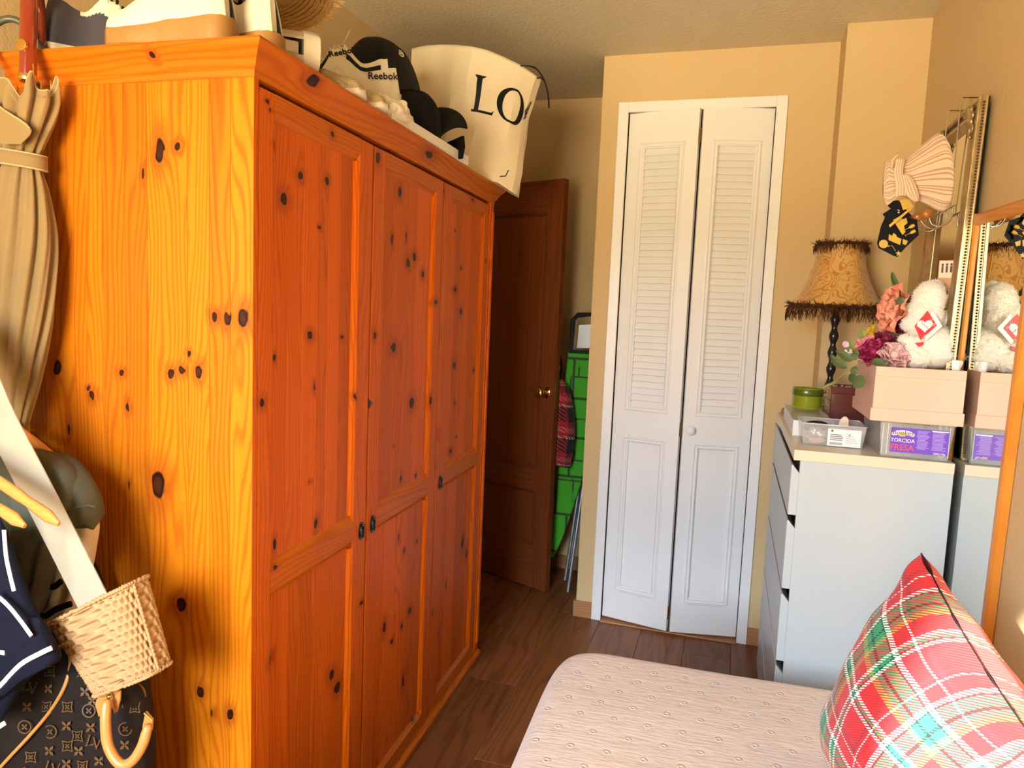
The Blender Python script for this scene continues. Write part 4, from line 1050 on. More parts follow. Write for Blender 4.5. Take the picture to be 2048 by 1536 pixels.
# L: small black pouch with gold print
po2 = wthing('pouch', 'small black pouch with gold print standing against the white paper bag', 'pouch', -.005, 1.035, TZ+.0045, rz=R(-28))
sheetv = MB(); pl = [(-.075, .0), (.075, 0), (.085, .035), (.078, .070), (.02, .062), (-.06, .052)]
sheetv.prism(pl, lambda a, b, h: (a*.8, h, b), -.005, .005)
sheetv.build('body', M_CAPB, po2, smooth=0, bevel=.003)
B = MB()
for i in range(3):
    for j in range(3): B.box(-.03+i*.013, -.021+i*.013, -.0066, -.005, .016+j*.012, .025+j*.012)
for i in range(4): B.box(.022+i*.008, .026+i*.008, -.0066, -.005, .040, .052)
B.build('gold_print', M_GOLD, po2, smooth=0)
# M: big cream paper tote
M_PAPER = plain('cream_bag_paper', (.80, .70, .50), .62, var=.06, vs=14, bump=.25, bs=60, bd=.003)
M_PRINT = plain('black_print', (.008, .010, .016), .5)
tote = wthing('paper_bag', 'large cream paper shopping bag with black serif letters at the end of the wardrobe', 'bag', 0, 1.40)
t0 = Vector((0, 1.40, TZ))
cols = [((-.300, 1.395, 2.345), (-.300, 1.390, TZ)), ((-.232, 1.372, 2.345), (-.25, 1.38, TZ)), ((-.160, 1.352, 2.337), (-.195, 1.345, TZ)), ((-.098, 1.332, 2.325), (-.145, 1.325, TZ)),
        ((-.038, 1.318, 2.312), (-.098, 1.306, TZ+.001)), ((.012, 1.340, 2.305), (-.048, 1.325, TZ+.001)), ((.065, 1.375, 2.290), (.005, 1.352, TZ+.001)), ((.118, 1.415, 2.272), (.052, 1.385, TZ-.001)), ((.160, 1.460, 2.250), (.098, 1.425, TZ-.030)),
        ((.168, 1.505, 2.250), (.106, 1.47, TZ-.034)), ((.130, 1.560, 2.275), (.088, 1.555, TZ-.03)), ((.02, 1.55, 2.300), (.03, 1.54, TZ)), ((-.15, 1.545, 2.330), (-.15, 1.54, TZ)), ((-.28, 1.50, 2.345), (-.29, 1.50, TZ))]
nC = len(cols)
def tote_pt(c, v):
    T_p, B_p = Vector(cols[c % nC][0])-t0, Vector(cols[c % nC][1])-t0
    p = T_p.lerp(B_p, v)
    if c in (4,): p += Vector((.012, .03, 0))*max(0, sin(pi*(v-.25)/.75))*(.7 if v > .25 else 0)
    if c in (8, 9): p += Vector((-.020, .010, 0))*sin(pi*min(1, v*1.15))**2
    if c in (2,): p += Vector((0, .02, 0))*sin(pi*v)
    return p+Vector((.004*mnoise.noise(p*13), .006*mnoise.noise(p*11+Vector((5, 0, 0))), 0))*(1 if 0 < v < 1 else 0)
def tote_f(u, v):
    x = u*nC; k = int(x) % nC; q = x-int(x)
    return tote_pt(k, v).lerp(tote_pt((k+1) % nC, v), q)
B = MB(); B.grid(tote_f, nC*4, 40, cu=True)
B.build('bag_body', M_PAPER, tote, smooth=24, solid=.0016)
B = MB(); B.add([tote_pt(k, 1)+Vector((0, 0, .0005)) for k in range(nC)], [tuple(range(nC))]); B.build('bag_base', M_PAPER, tote, smooth=0)
def tote_print(pts, name='lettering'):
    """flat letter outline given in pixels of the face -> surface of the front panel"""
    return pts
A0 = tote_f(4/nC, 0.0)
def tp(u, v): return tote_f((4+u*4)/nC, v)   # u 0..1 along the front face, v 0 top .. 1 bottom
def tdecal(B, polys):
    for poly in polys:
        vs = []
        for (u, v) in poly:
            p = tp(u, v); n = (tp(u+.01, v)-tp(u-.01, v)).cross(tp(u, v+.01)-tp(u, v-.01)).normalized()
            if n.y > 0: n = -n
            vs.append(p+n*.0022)
        B.add(vs, [tuple(range(len(vs)))])
# L: stem, foot, serifs
B = MB()
def quadstrip(a, b, c, d, n=8): return [[tuple(Vector(a).lerp(Vector(d), k/n)), tuple(Vector(b).lerp(Vector(c), k/n)), tuple(Vector(b).lerp(Vector(c), (k+1)/n)), tuple(Vector(a).lerp(Vector(d), (k+1)/n))] for k in range(n)]
lx0, lv0, lv1 = .17, .20, .475
tdecal(B, quadstrip((lx0, lv0), (lx0+.085, lv0), (lx0+.085, lv1), (lx0, lv1)))
tdecal(B, [[(lx0-.05, lv0-.004), (lx0+.135, lv0-.004), (lx0+.09, lv0+.02), (lx0-.01, lv0+.02)]])
tdecal(B, quadstrip((lx0-.05, lv1), (lx0-.05, lv1-.018), (lx0+.27, lv1-.020), (lx0+.29, lv1), 6))
tdecal(B, [[(lx0+.27, lv1-.018), (lx0+.31, lv1-.040), (lx0+.29, lv1)]])
B.build('lettering', M_PRINT, tote, smooth=0)
B = MB(); oc, ov, ru, rv = .735, .345, .235, .142
for k in range(40):
    a, b = 2*pi*k/40, 2*pi*(k+1)/40
    def o_in(a): return (oc+(ru-.062-.028*abs(cos(a)))*cos(a)+.0, ov+(rv-.014)*sin(a)*.97)
    tdecal(B, [[(oc+ru*cos(a), ov+rv*sin(a)), (oc+ru*cos(b), ov+rv*sin(b)), o_in(b), o_in(a)]])
B.build('lettering', M_PRINT, tote, smooth=0)
B = MB()   # part of an anagram mark running round the corner
for k in range(5):
    a = .98+.012*k; tdecal(B, [[(a, .30+.012*k), (a+.10-.006*k, .205+.03*k), (a+.108-.006*k, .212+.03*k), (a+.010, .312+.012*k)]])
tdecal(B, [[(1.0, .36), (1.10, .20), (1.12, .215), (1.03, .37)]])
B.build('emblem', M_PRINT, tote, smooth=0)
# strap handle flopping over the right corner
B = MB(); s0 = tote_f(7.3/nC, 0)
hp = [wl(.115, 1.415, 2.272), at(1062, 133, 'y', 2.50+.03), at(1075, 140, 'y', 2.55), at(1088, 160, 'y', 2.56), at(1096, 188, 'y', 2.56), at(1098, 216, 'y', 2.555)]
inv = tote.matrix_basis.inverted() if False else (Matrix.Translation(tote.location) @ Matrix.Rotation(WROT, 4, 'Z')).inverted()
hp = [inv @ Vector(p) for p in hp]
B.tube([interp(hp, k/24) for k in range(25)], (.0055, .0022), 8, flat=(1, 0, 0)); B.build('handle', M_BLK, tote, smooth=60)
B = MB(); B.tube([inv @ at(a, b, 'y', 2.555) for a, b in ((1074, 157), (1080, 155), (1088, 160))], .003, 6); B.build('handle', M_BLK, tote, smooth=60)
B = MB(); B.tube([inv @ at(a, b, 'y', 2.50) for a, b in ((1000, 353), (1011, 352), (1017, 340))], .002, 6); B.build('edge_cord', M_BLK, tote, smooth=60)
# ================================================================== mirrors on the right wall
ZD = ZT+.0005
def mirror_glass():
    t = NT('mirror_glass'); t.base((.88, .90, .87)); t.set(rough=.0, metal=1.0); return t.m
M_GLASS = mirror_glass()
M_PINEM = wood('orange_pine_frame', (.62, .24, .035), (.45, .14, .012), 1, 2, freq=240, contrast=.5, rough=.35)
M_PINEMY = wood('orange_pine_frame_rail', (.62, .24, .035), (.45, .14, .012), 2, 1, freq=240, contrast=.5, rough=.35)
wm = thing('wall_mirror', 'tall mirror in a plain orange pine frame beside the white chest of drawers', 'mirror', (.600, 2.222, 1.702), rot=(R(2.2), 0, 0))
mw, mh, fwid = .452, 1.42, .030          # local: y from 0 (far) to -mw (near), z from 0 down to -mh, room side -x
for y0, y1 in ((-fwid, 0), (-mw, -mw+fwid)):
    b = MB(); b.prism([(0, y0), (-.016, y0), (-.020, y0+.006), (-.020, y1-.006), (-.016, y1), (0, y1)], lambda a, bb, h: (a, bb, h), -mh, 0)
    tone(b.build('stile', M_PINEM, wm, smooth=0), 1.1)
for z0, z1 in ((-fwid, 0), (-mh, -mh+fwid)):
    b = MB(); b.prism([(-.0005, z0), (-.016, z0), (-.0205, z0+.006), (-.0205, z1-.006), (-.016, z1), (-.0005, z1)], lambda a, bb, h: (a, h, bb), -mw+.001, -.001)
    tone(b.build('rail', M_PINEMY, wm, smooth=0), 1.0)
MB().box(-.012, -.006, -mw+.02, -.02, -mh+.02, -.02).build('glass', M_GLASS, wm, smooth=0)

def antique():
    t = NT('antique_gilt'); v = t.obj(); n = t.noise(v, 35, 4)
    t.base(t.mix(n, (.26, .17, .07), (.74, .60, .35))); t.set(rough=.36, metal=.75); t.bump(t.noise(v, 260, 3), .3, .001); return t.m
M_GILT = antique(); M_GILTD = plain('dark_gilt', (.10, .06, .025), .45, .6, var=.3, vs=60)
gm = thing('gilt_mirror', 'mirror in an ornate antique gold frame standing on the chest against the right wall', 'mirror', (.568, 2.202, ZD), rot=(0, R(1.1), 0))
gw, gh, gf = .425, .958, .062
# mitred moulding: profile (in from outer edge, towards the room)
gp = [(0, 0), (0, .016), (.006, .022), (.012, .022), (.016, .017), (.024, .014), (.034, .018), (.040, .024), (.046, .024), (.052, .016), (.058, .010), (gf, .006), (gf, 0)]
n = len(gp)
cor = [(0, 0), (gw, 0), (gw, gh), (0, gh)]
for c in range(4):
    b = MB()
    for e in (c, (c+1) % 4):
        for (p, q) in gp:
            y = cor[e][0]+(p if cor[e][0] == 0 else -p); z = cor[e][1]+(p if cor[e][1] == 0 else -p)
            b.v.append((-q, y, z))
    for i in range(n-1): b.f.append((i, i+1, n+i+1, n+i)); b.mi.append(0)
    b.f += [tuple(range(n))[::-1], tuple(range(n, 2*n))]; b.mi += [0, 0]
    sd_ = b.build('frame_side', M_GILT, gm, smooth=30)
    # row of beads along this side
    b = MB(); a0, a1 = cor[c], cor[(c+1) % 4]; L = math.hypot(a1[0]-a0[0], a1[1]-a0[1]); N = int((L-.06)/.009)
    for k in range(N):
        t = (.03+k*.009)/L; y = lerp(a0[0], a1[0], t); z = lerp(a0[1], a1[1], t)
        ins = .0205
        if a0[0] == a1[0]: y += ins if a0[0] == 0 else -ins
        else: z += ins if a0[1] == 0 else -ins
        b.ball((-.0168, y, z), .0036, 6, 4)
    if c == 3:
        for k in range(int((L-.02)/.008)): b.ball((-.0095, -.0005, .01+k*.008), .0032, 6, 4)
        b2 = MB(); b2.box(-.0225, -.0140, -.0035, .001, .004, L-.004); b2.box(-.0055, -.0005, -.0035, .001, .004, L-.004); b2.build('side_rib', M_GILT, sd_, smooth=0, bevel=.0015)
    q = b.build('bead_row', M_GILTD, sd_, smooth=180); q['kind'] = 'stuff'
for (cy, cz) in cor:                                # corner ornaments of scrolled leaves
    b = MB(); sy = 1 if cy == 0 else -1; sz = 1 if cz == 0 else -1
    for k in range(9):
        a = k/8*pi/2; rr = .018+.016*(k % 2)
        p = Vector((-.026, cy+sy*(.028+rr*cos(a)), cz+sz*(.028+rr*sin(a))))
        b.ball(p, (.006, .010, .010), 8, 6)
    for s2 in range(2):
        pts = []
        for k in range(16):
            a = k*.5; r_ = .020*(1-k/20); d = .085+r_*cos(a); e = .022+r_*sin(a)
            pts.append((-.026, cy+sy*(d if s2 else e), cz+sz*(e if s2 else d)))
        b.tube(pts, [.0045*(1-k/22) for k in range(16)], 6)
    b.build('corner_ornament', M_GILT, gm, smooth=180)
MB().box(-.005, -.001, gf-.004, gw-gf+.004, gf-.004, gh-gf+.004).build('glass', M_GLASS, gm, smooth=0)
MB().box(-.0005, .004, .004, gw-.004, .004, gh-.004).build('backing', M_BLK, gm, smooth=0)

# card tucked into the gilt mirror
M_CARD = plain('orange_card', (.62, .30, .16), .6, var=.3, vs=60); M_CARDI = plain('card_ink', (.10, .015, .012), .6); M_CARDW = plain('card_white', (.75, .66, .52), .6)
cd = thing('postcard', 'small orange printed card with dark figures tucked at the foot of the gilt mirror glass', 'card', at(1871, 606, 'y', 2.300), rot=(0, R(3), R(-112)))
MB().box(-.0008, .0008, 0, .062, 0, .118).build('card_sheet', M_CARD, cd, smooth=0)
b = MB(); b.box(.0008, .0012, .002, .060, .070, .116); b.build('picture', M_CARDW, cd, smooth=0)
b = MB(); rs = random.Random(5)
for k in range(5):
    y = .007+k*.0105; z = .080+.006*rs.random(); b.box(.0012, .0016, y, y+.005, z, z+.018); b.ball((.0014, y+.0025, z+.022), (.0006, .003, .0035), 8, 6)
for k in range(4):
    y = .009+k*.012; b.box(.0008, .0016, y, y+.006, .016, .034)
b.build('print', M_CARDI, cd, smooth=0)['kind'] = 'stuff'

# hook rack hung over the top of the gilt mirror
M_BALL = plain('hook_ball_wood', (.42, .15, .035), .35, var=.2, vs=60, coat=.4)
hr = thing('hook_rack', 'over-mirror wire hook rack with three wooden ball ends', 'hook rack', (.560, 2.40, 1.74))
hl = lambda x, y, z: (x-.560, y-2.40, z-1.74)
for y in (2.33, 2.46):
    b = MB(); b.tube([hl(.602-.004, y, 1.98), hl(.598, y, 2.032), hl(.556, y, 2.034), hl(.553, y, 1.98), hl(.553, y, 1.73)], (.006, .0012), 8, flat=(0, 1, 0)); b.build('hanger_strap', M_STEEL, hr, smooth=40)
b = MB(); b.tube([hl(.553, 2.27, 1.735), hl(.553, 2.50, 1.735)], .003, 8); b.build('rail', M_STEEL, hr)
for y, x in ((2.30, .487), (2.36, .478), (2.43, .472)):
    b = MB(); pts = [hl(.553, y, 1.735), hl(.550, y, 1.70), hl(.53, y, 1.682), hl(.505, y, 1.686), hl(x+.008, y-.004, 1.706)]
    b.tube([interp(pts, k/16) for k in range(17)], .0022, 8); hk = b.build('hook', M_STEEL, hr, smooth=60)
    b = MB(); b.ball(hl(x, y-.006, 1.714), .0145, 16, 10); b.build('hook_ball', M_BALL, hk, smooth=180)

# striped fabric pouch gathered by a band
M_ST1 = cloth('blush_stripe_light', (.72, .56, .42), weave=1800, strength=.2)
M_ST2 = cloth('blush_stripe_dark', (.50, .30, .20), weave=1800, strength=.2)
yb = 2.315
sb = thing('striped_bag', 'blush and cream striped gathered fabric bag hanging from the hook rack', 'bag', at(1830, 340, 'y', yb))
S0 = sb.location.copy()
tops = [(1766, 350), (1772, 322), (1784, 330), (1800, 322), (1812, 318), (1845, 290), (1878, 268), (1890, 300), (1897, 345)]
bots = [(1766, 398), (1774, 410), (1788, 400), (1800, 392), (1815, 395), (1850, 408), (1880, 422), (1893, 410), (1899, 362)]
tp3, bt3 = [p-S0 for p in px(tops, yb)], [p-S0 for p in px(bots, yb)]
B = MB(); NU, NV = 140, 36
wid = lambda v: .014+.034*max(0, min(1, (v-.35)/.45))
def strp(u, v):
    a = 2*pi*u; l, r = interp(tp3, v), interp(bt3, v); c, s = cos(a), sin(a)
    cx = math.copysign(abs(c)**.9, c); pl = .0022*sin(26*a+4*v)*min(1, .5+v)
    e = min(1, 5*min(v, 1-v)+.25)
    q = (l+r)/2+(r-l)/2*cx*(1+.02*sin(11*a)); return q+Vector((.25, -1, 0))*(wid(v)*s*e+pl)
B.grid(strp, NU, NV, cu=True)
for k in range(len(B.f)): B.mi[k] = 1 if (k//NV) % 5 in (0,) or (k//NV) % 10 == 3 else 0
B.build('body', [M_ST1, M_ST2], sb, smooth=180)
def band(pl, pr, lift, name):
    B = MB(); L_, Rr = px(pl, yb-lift), px(pr, yb-lift)
    L_, Rr = [p-S0 for p in L_], [p-S0 for p in Rr]
    B.grid(lambda u, v: interp(L_, v).lerp(interp(Rr, v), u)+Vector((0, -.004*sin(pi*u), 0)), 14, 18)
    for k in range(len(B.f)): B.mi[k] = 1 if (k//18) in (3, 6, 10) else 0
    return B.build(name, [M_ST1, M_ST2], sb, smooth=180, solid=.002)
band([(1793, 318), (1788, 345), (1792, 370), (1791, 393)], [(1810, 318), (1806, 345), (1812, 365), (1812, 391)], .036, 'band')
band([(1804, 350), (1808, 372), (1815, 392), (1830, 404)], [(1818, 350), (1828, 362), (1837, 385), (1838, 402)], .038, 'band_end')
B = MB(); B.tube([p-S0 for p in px([(1785, 335), (1784, 322), (1790, 314), (1798, 307)], yb-.03)], .0035, 8); B.build('drawstring', M_ST1, sb, smooth=180)

# black card party favours with gold print
M_BCARD = plain('black_card', (.004, .004, .006), .5); M_GPRINT = plain('gold_print', (.62, .40, .05), .45, var=.2, vs=60)
yp = 2.335
pf_ = thing('party_hat', 'black cardboard party favours printed with gold balloons, hanging below the striped bag', 'party hat', at(1800, 460, 'y', yp))
P0 = pf_.location.copy()
def card(poly, y, name, mat, th=.0018, B=None):
    q = [p-P0 for p in px(poly, y)]; n = len(q); B = B or MB()
    B.add(q+[p+Vector((0, th, 0)) for p in q], [tuple(range(n))[::-1], tuple(range(n, 2*n))]+[(i, (i+1) % n, n+(i+1) % n, n+i) for i in range(n)])
    return B.build(name, mat, pf_, smooth=0) if name else B
card([(1772, 430), (1800, 428), (1834, 440), (1838, 470), (1812, 494), (1795, 514), (1786, 511), (1757, 496), (1754, 486), (1762, 452)], yp, 'card', M_BCARD)
card([(1778, 404), (1796, 400), (1824, 432), (1806, 438), (1776, 412)], yp-.02, 'card', M_BCARD)
card([(1765, 428), (1790, 412), (1830, 458), (1822, 478), (1776, 442)], yp-.012, 'card', M_BCARD)
card([(1800, 400), (1818, 398), (1828, 414), (1806, 420)], yp-.022, 'glitter_band', M_GPRINT)
B = MB()
cx_, cy_ = 1767, 488
B.add([p-P0 for p in px([(cx_+9*cos(k*pi/10), cy_+8.5*sin(k*pi/10)) for k in range(20)], yp-.0012)], [tuple(range(20))])
B.add([p-P0 for p in px([(1775, 490), (1780, 492), (1776, 494)], yp-.0012)], [(0, 1, 2)])
B.tube([p-P0 for p in px([(1778, 492), (1784, 491), (1788, 497), (1791, 502)], yp-.0012)], .0006, 5)
B.add([p-P0 for p in px([(1778, 468), (1784, 472), (1787, 466), (1792, 469), (1794, 474), (1803, 478), (1800, 490), (1777, 480)], yp-.0012)], [tuple(range(8))])
B.add([p-P0 for p in px([(1806, 478), (1816, 482), (1812, 490), (1805, 488)], yp-.0012)], [tuple(range(4))])
st_ = [(1797+(6.5 if k % 2 == 0 else 2.8)*sin(k*pi/5), 507-(6.5 if k % 2 == 0 else 2.8)*cos(k*pi/5)) for k in range(10)]
B.add([p-P0 for p in px(st_, yp-.0012)], [tuple(range(10))])
B.build('gold_print', M_GPRINT, pf_, smooth=0)
B = MB()
B.add([p-P0 for p in px([(1786, 440), (1802, 431), (1813, 436), (1815, 446), (1808, 452), (1811, 464), (1805, 470)], yp-.0132)], [tuple(range(7))])
B.build('gold_print', M_GPRINT, pf_, smooth=0)
card([(1778, 450), (1822, 414), (1825, 417), (1780, 455)], yp-.030, 'gold_stick', M_GPRINT, .003)
text('lettering', '2', M_WHITEC, pf_, frame(at(1797, 423, 'y', yp-.0212)-P0, (1, 0, .15), (-.15, 0, 1)), .014)
for (a, b_) in ((1817, 456), (1819, 467)):
    B = MB(); M = Matrix.Translation(at(a, b_, 'y', yp-.014)-P0) @ Matrix.Rotation(R(60), 4, 'Y') @ Matrix.Scale(1, 4)
    B.lathe([(.001, -.012), (.004, -.012), (.0008, -.010), (.0008, 0), (.004, .004), (.0055, .010), (.0045, .016)], 12, M, cap=False); B.build('printed_glass', M_GPRINT, pf_, smooth=60)

# ================================================================== lamp
def damask():
    t = NT('gold_damask'); v = t.obj(); c = t.xyz(v)
    ang = t.math('MULTIPLY', t.math('ARCTAN2', c[1], c[0]), .1); P = t.comb(ang, t.math('MULTIPLY', c[2], 1.0), 0)
    n1 = t.n('ShaderNodeTexNoise', {'Vector': P, 'Scale': 22.0, 'Detail': 1.0}).outputs['Color']
    P2 = t.n('ShaderNodeVectorMath', {0: n1, 1: (.075, .075, 0), 2: P}, operation='MULTIPLY_ADD').outputs[0]
    vo = t.n('ShaderNodeTexVoronoi', {'Vector': P2, 'Scale': 26.0, 'Randomness': .8}); d = vo.outputs['Distance']
    ring = t.math('SINE', t.math('MULTIPLY', d, 26.0))
    f = t.ramp(ring, .25, .65)
    t.base(t.mix(f, (.60, .33, .085), (.42, .19, .025))); t.set(rough=t.ramp(f, 0, 1, .6, .4, False), sheen=.3); t.bump(f, .2, .001); return t.m
M_DAM = damask(); M_FR = plain('brown_fringe', (.075, .028, .012), .85, var=.35, vs=80); M_BLKW = plain('black_turned_wood', (.012, .010, .010), .3, coat=.3)
LX, LY = .343, 2.835
lp = thing('table_lamp', 'table lamp with a flared gold damask shade, brown fringe and twisted black stem', 'lamp', (LX, LY, ZD))
b = MB(); b.lathe([(.001, 0), (.062, 0), (.064, .008), (.055, .016), (.030, .024), (.020, .035), (.014, .045), (.001, .045)], 32); b.build('base', M_BLKW, lp)
prof = []; z = .040
for k in range(61):
    t = k/60; prof.append((.0095+.0075*(.5-.5*cos(2*pi*t*6)), .040+.355*t))
b = MB(); b.lathe(prof, 20); b.build('stem', M_BLKW, lp, smooth=180)
sz0, sz1 = .412, .632
def shr(t): return lerp(.152, .076, 1-(1-t)**1.9)        # t 0 bottom .. 1 top
def shade(u, v):
    a = 2*pi*u; t = v; r = shr(t); r *= 1-.035*(.5-.5*cos(6*a))
    return (r*cos(a), r*sin(a), lerp(sz0, sz1, t))
b = MB(); b.grid(shade, 96, 26, cu=True); b.build('lamp_shade', M_DAM, lp, smooth=180, solid=.002)
for k in range(6):
    b = MB(); b.tube([Vector(shade(k/6, j/20))*1.0+Vector((.0012*cos(k*pi/3), .0012*sin(k*pi/3), 0)) for j in range(21)], .0016, 6); b.build('seam', M_DAM, lp, smooth=180)
rs = random.Random(9)
for nm, t, N, drop, fuzz in (('fringe', 0.0, 430, .050, .012), ('fringe', 1.0, 260, .034, .012)):
    b = MB()
    ring = [Vector(shade(k/90, t)) for k in range(90)]
    b.tube([p*1.0+Vector((0, 0, .003*sin(k*1.7))) for k, p in enumerate(ring)], .005, 6, closed=True)
    for k in range(N):
        u = rs.random(); p = Vector(shade(u, t)); a = 2*pi*u; o_ = Vector((cos(a), sin(a), 0)); tg = Vector((-sin(a), cos(a), 0))
        L = drop*(.45+.75*rs.random()); cv = (rs.random()-.5)*.022; ou = .004+.008*rs.random()
        b.tube([p+o_*.004, p+o_*(.004+ou)+tg*cv*.3+Vector((0, 0, -L*.35)), p+o_*(.004+ou*1.2)+tg*cv+Vector((0, 0, -L*.75)), p+o_*(.004+ou)+tg*cv*1.6+Vector((0, 0, -L))], [.0011, .001, .0009, .0005], 4, cap=False)
    for k in range(N):
        u = rs.random(); p = Vector(shade(u, t)); a = 2*pi*u; o_ = Vector((cos(a), sin(a), 0)); d = Vector((rs.random()-.5, rs.random()-.5, rs.random()-.35)).normalized()+o_*.6
        b.tube([p+o_*.003, p+d*fuzz*.8, p+d*fuzz*1.4+Vector((rs.random()-.5, rs.random()-.5, rs.random()-.5))*.012], [.0012, .0010, .0005], 4, cap=False)
    q = b.build(nm, M_FR, lp, smooth=180); q['kind'] = 'stuff'

# ================================================================== boxes on the chest
def clear(name, col, a, rough=.08):
    t = NT(name); t.base(col); t.set(rough=rough, alpha=a, spec=.6); return t.m
M_CLR = clear('clear_plastic', (.62, .63, .64), .34); M_CLRE = clear('clear_plastic_rim', (.85, .86, .86), .55)
M_PUR = plain('purple_label', (.16, .055, .52), .45, var=.05); M_LAV = plain('lavender_print', (.40, .28, .72), .5); M_LWH = plain('label_white', (.82, .80, .82), .45)
M_RED = plain('coral_print', (.85, .10, .10), .5); M_YEL = plain('yellow_print', (.85, .60, .05), .5); M_GRY = plain('grey_print', (.10, .09, .11), .5)
bx0, bx1, by0, by1, bz = .392, .571, 2.136, 2.40, .101
cb = thing('storage_box', 'clear plastic storage box with a purple sweets label under the pink box', 'box', (bx0, by0, ZD))
W_, D_ = bx1-bx0, by1-by0
def tub(W_, D_, H_, tp, th=.0025):
    """open tapered tub"""
    B = MB()
    o0 = [(tp, tp), (W_-tp, tp), (W_-tp, D_-tp), (tp, D_-tp)]; o1 = [(0, 0), (W_, 0), (W_, D_), (0, D_)]
    ins = lambda p, e: (p[0]+(e if p[0] < W_/2 else -e), p[1]+(e if p[1] < D_/2 else -e))
    vs = [(x, y, 0) for x, y in o0]+[(x, y, H_) for x, y in o1]+[(*ins(p, th), th) for p in o0]+[(*ins(p, th), H_) for p in o1]
    fs = [(0, 3, 2, 1), (8, 9, 10, 11)]
    for i in range(4):
        j = (i+1) % 4; fs += [(i, j, 4+j, 4+i), (8+i, 12+i, 12+j, 8+j), (4+i, 4+j, 12+j, 12+i)]
    return B.add(vs, fs)
tub(W_, D_, bz-.004, .008).build('tub', M_CLR, cb, smooth=0, bevel=.0015, seg=1)
b = MB(); b.box(-.004, W_+.003, -.004, D_+.004, bz-.006, bz); b.build('lid', M_CLRE, cb, smooth=0, bevel=.0015, seg=1)
b = MB()
for x in (.008, .020, W_-.012): b.box(x, x+.002, -.0005, .001, .01, bz-.008)
b.build('edge_ribs', M_CLRE, cb, smooth=0)
lab = MB().box(.029, W_-.012, .0000, .0016, .016, .082).build('label', M_PUR, cb, smooth=0); lab['label'] = 'purple printed label'
lf = lambda x, z: frame((x, -.0008, z), (1, 0, 0), (0, 0, 1))
b = MB(); b.prism([(.030+.028*(1-cos(k*pi/12))+(.0), .064+.012*sin(k*pi/12)) for k in range(13)]+[(.082, .060), (.058, .066), (.034, .060)], lambda a, c, h: (a, h, c), -.0006, .0001); b.build('brand_panel', M_LWH, lab, smooth=0)
b = MB(); b.ball((.056, -.0004, .066), (.012, .0003, .007), 14, 8); b.build('yellow_sun', M_YEL, lab, smooth=180)
text('lettering', 'Boolies', M_GRY, lab, lf(.0575, .0685), .0175, bold=.0001)
text('lettering', 'TORCIDA', M_LWH, lab, lf(.058, .048), .014, bold=.00005, sx=.95)
text('lettering', 'FRESA', M_RED, lab, lf(.0575, .0285), .0225, bold=.0001, sx=.95)
text('lettering', '200x10g', M_LWH, lab, lf(.147, .0195), .0085, bold=0)
b = MB(); rs = random.Random(2)
for c0, c1 in ((.090, .122), (.126, .163)):
    for k in range(15):
        z = .028+k*.0034; b.box(c0+.004*rs.random(), c1-.010*rs.random(), -.0006, .0001, z, z+.0018)
b.build('fine_print', M_LAV, lab, smooth=0)['kind'] = 'stuff'
b = MB(); b.box(.126, .165, -.0007, .0001, .0775, .0805); b.build('white_strip', M_LWH, lab, smooth=0)

M_PINK = plain('blush_card', (.78, .48, .36), .55, var=.03, vs=10)
def emboss():
    t = NT('embossed_blush'); v = t.obj(); c = t.xyz(v)
    row = t.math('MULTIPLY', c[2], 62.0); off = t.math('MULTIPLY', t.math('MODULO', t.math('FLOOR', row), 2.0), .5)
    fx = t.math('SUBTRACT', t.math('FRACT', t.math('ADD', t.math('MULTIPLY', c[1], 34.0), off)), .5); fz = t.math('FRACT', row)
    d = t.math('SQRT', t.math('ADD', t.math('MULTIPLY', fx, t.math('MULTIPLY', fx, 4.0)), t.math('MULTIPLY', fz, fz)))
    rg = t.math('SINE', t.math('MULTIPLY', d, 14.0)); t.base((.70, .42, .34)); t.set(rough=.4); t.bump(rg, .5, .002); return t.m
M_EMB = emboss()
qx0, qx1, qy0, qy1 = .358, .577, 2.088, 2.395; qz = ZD+bz+.001
pb = thing('gift_box', 'large blush pink gift box on its lid, holding flowers and a plush toy', 'box', (qx0, qy0, qz))
W_, D_ = qx1-qx0, qy1-qy0
def openbox(x0, x1, y0, y1, z0, z1, th, fl):
    B = MB(); B.box(x0, x1, y0, y1, z0, fl); B.box(x0, x1, y0, y0+th, fl, z1); B.box(x0, x1, y1-th, y1, fl, z1); B.box(x0, x0+th, y0+th, y1-th, fl, z1); B.box(x1-th, x1, y0+th, y1-th, fl, z1); return B
openbox(.005, W_-.004, .005, D_-.005, 0.002, .143, .003, .118).build('box_body', M_PINK, pb, smooth=0, bevel=.0008, seg=1)
MB().box(.0042, .0052, .006, D_-.006, .036, .142).build('embossed_side', M_EMB, pb, smooth=0)
MB().box(0, W_-.001, 0, D_, 0, .034).build('lid', M_PINK, pb, smooth=0, bevel=.0012, seg=1)
MB().box(-.0006, 0, .002, D_-.002, .001, .033).build('embossed_side', M_EMB, pb, smooth=0)
PT = qz+.119     # floor inside the box
# white tissue tag sticking up at the right
tt = thing('tissue', 'crumpled white tissue sticking up at the right end of the pink box', 'tissue', (.560, 2.14, PT))
sheet([Vector((-.012, 0, 0)), Vector((-.011, 0, .02)), Vector((-.013, .002, .043)), Vector((-.010, .002, .050))], [Vector((.012, 0, 0)), Vector((.010, .002, .02)), Vector((.014, 0, .042)), Vector((.011, 0, .048))], .004, nu=30, nv=16, folds=lambda u, v, s: .003*sin(9*u+4*v)).build('sheet', M_LWH, tt, smooth=40)

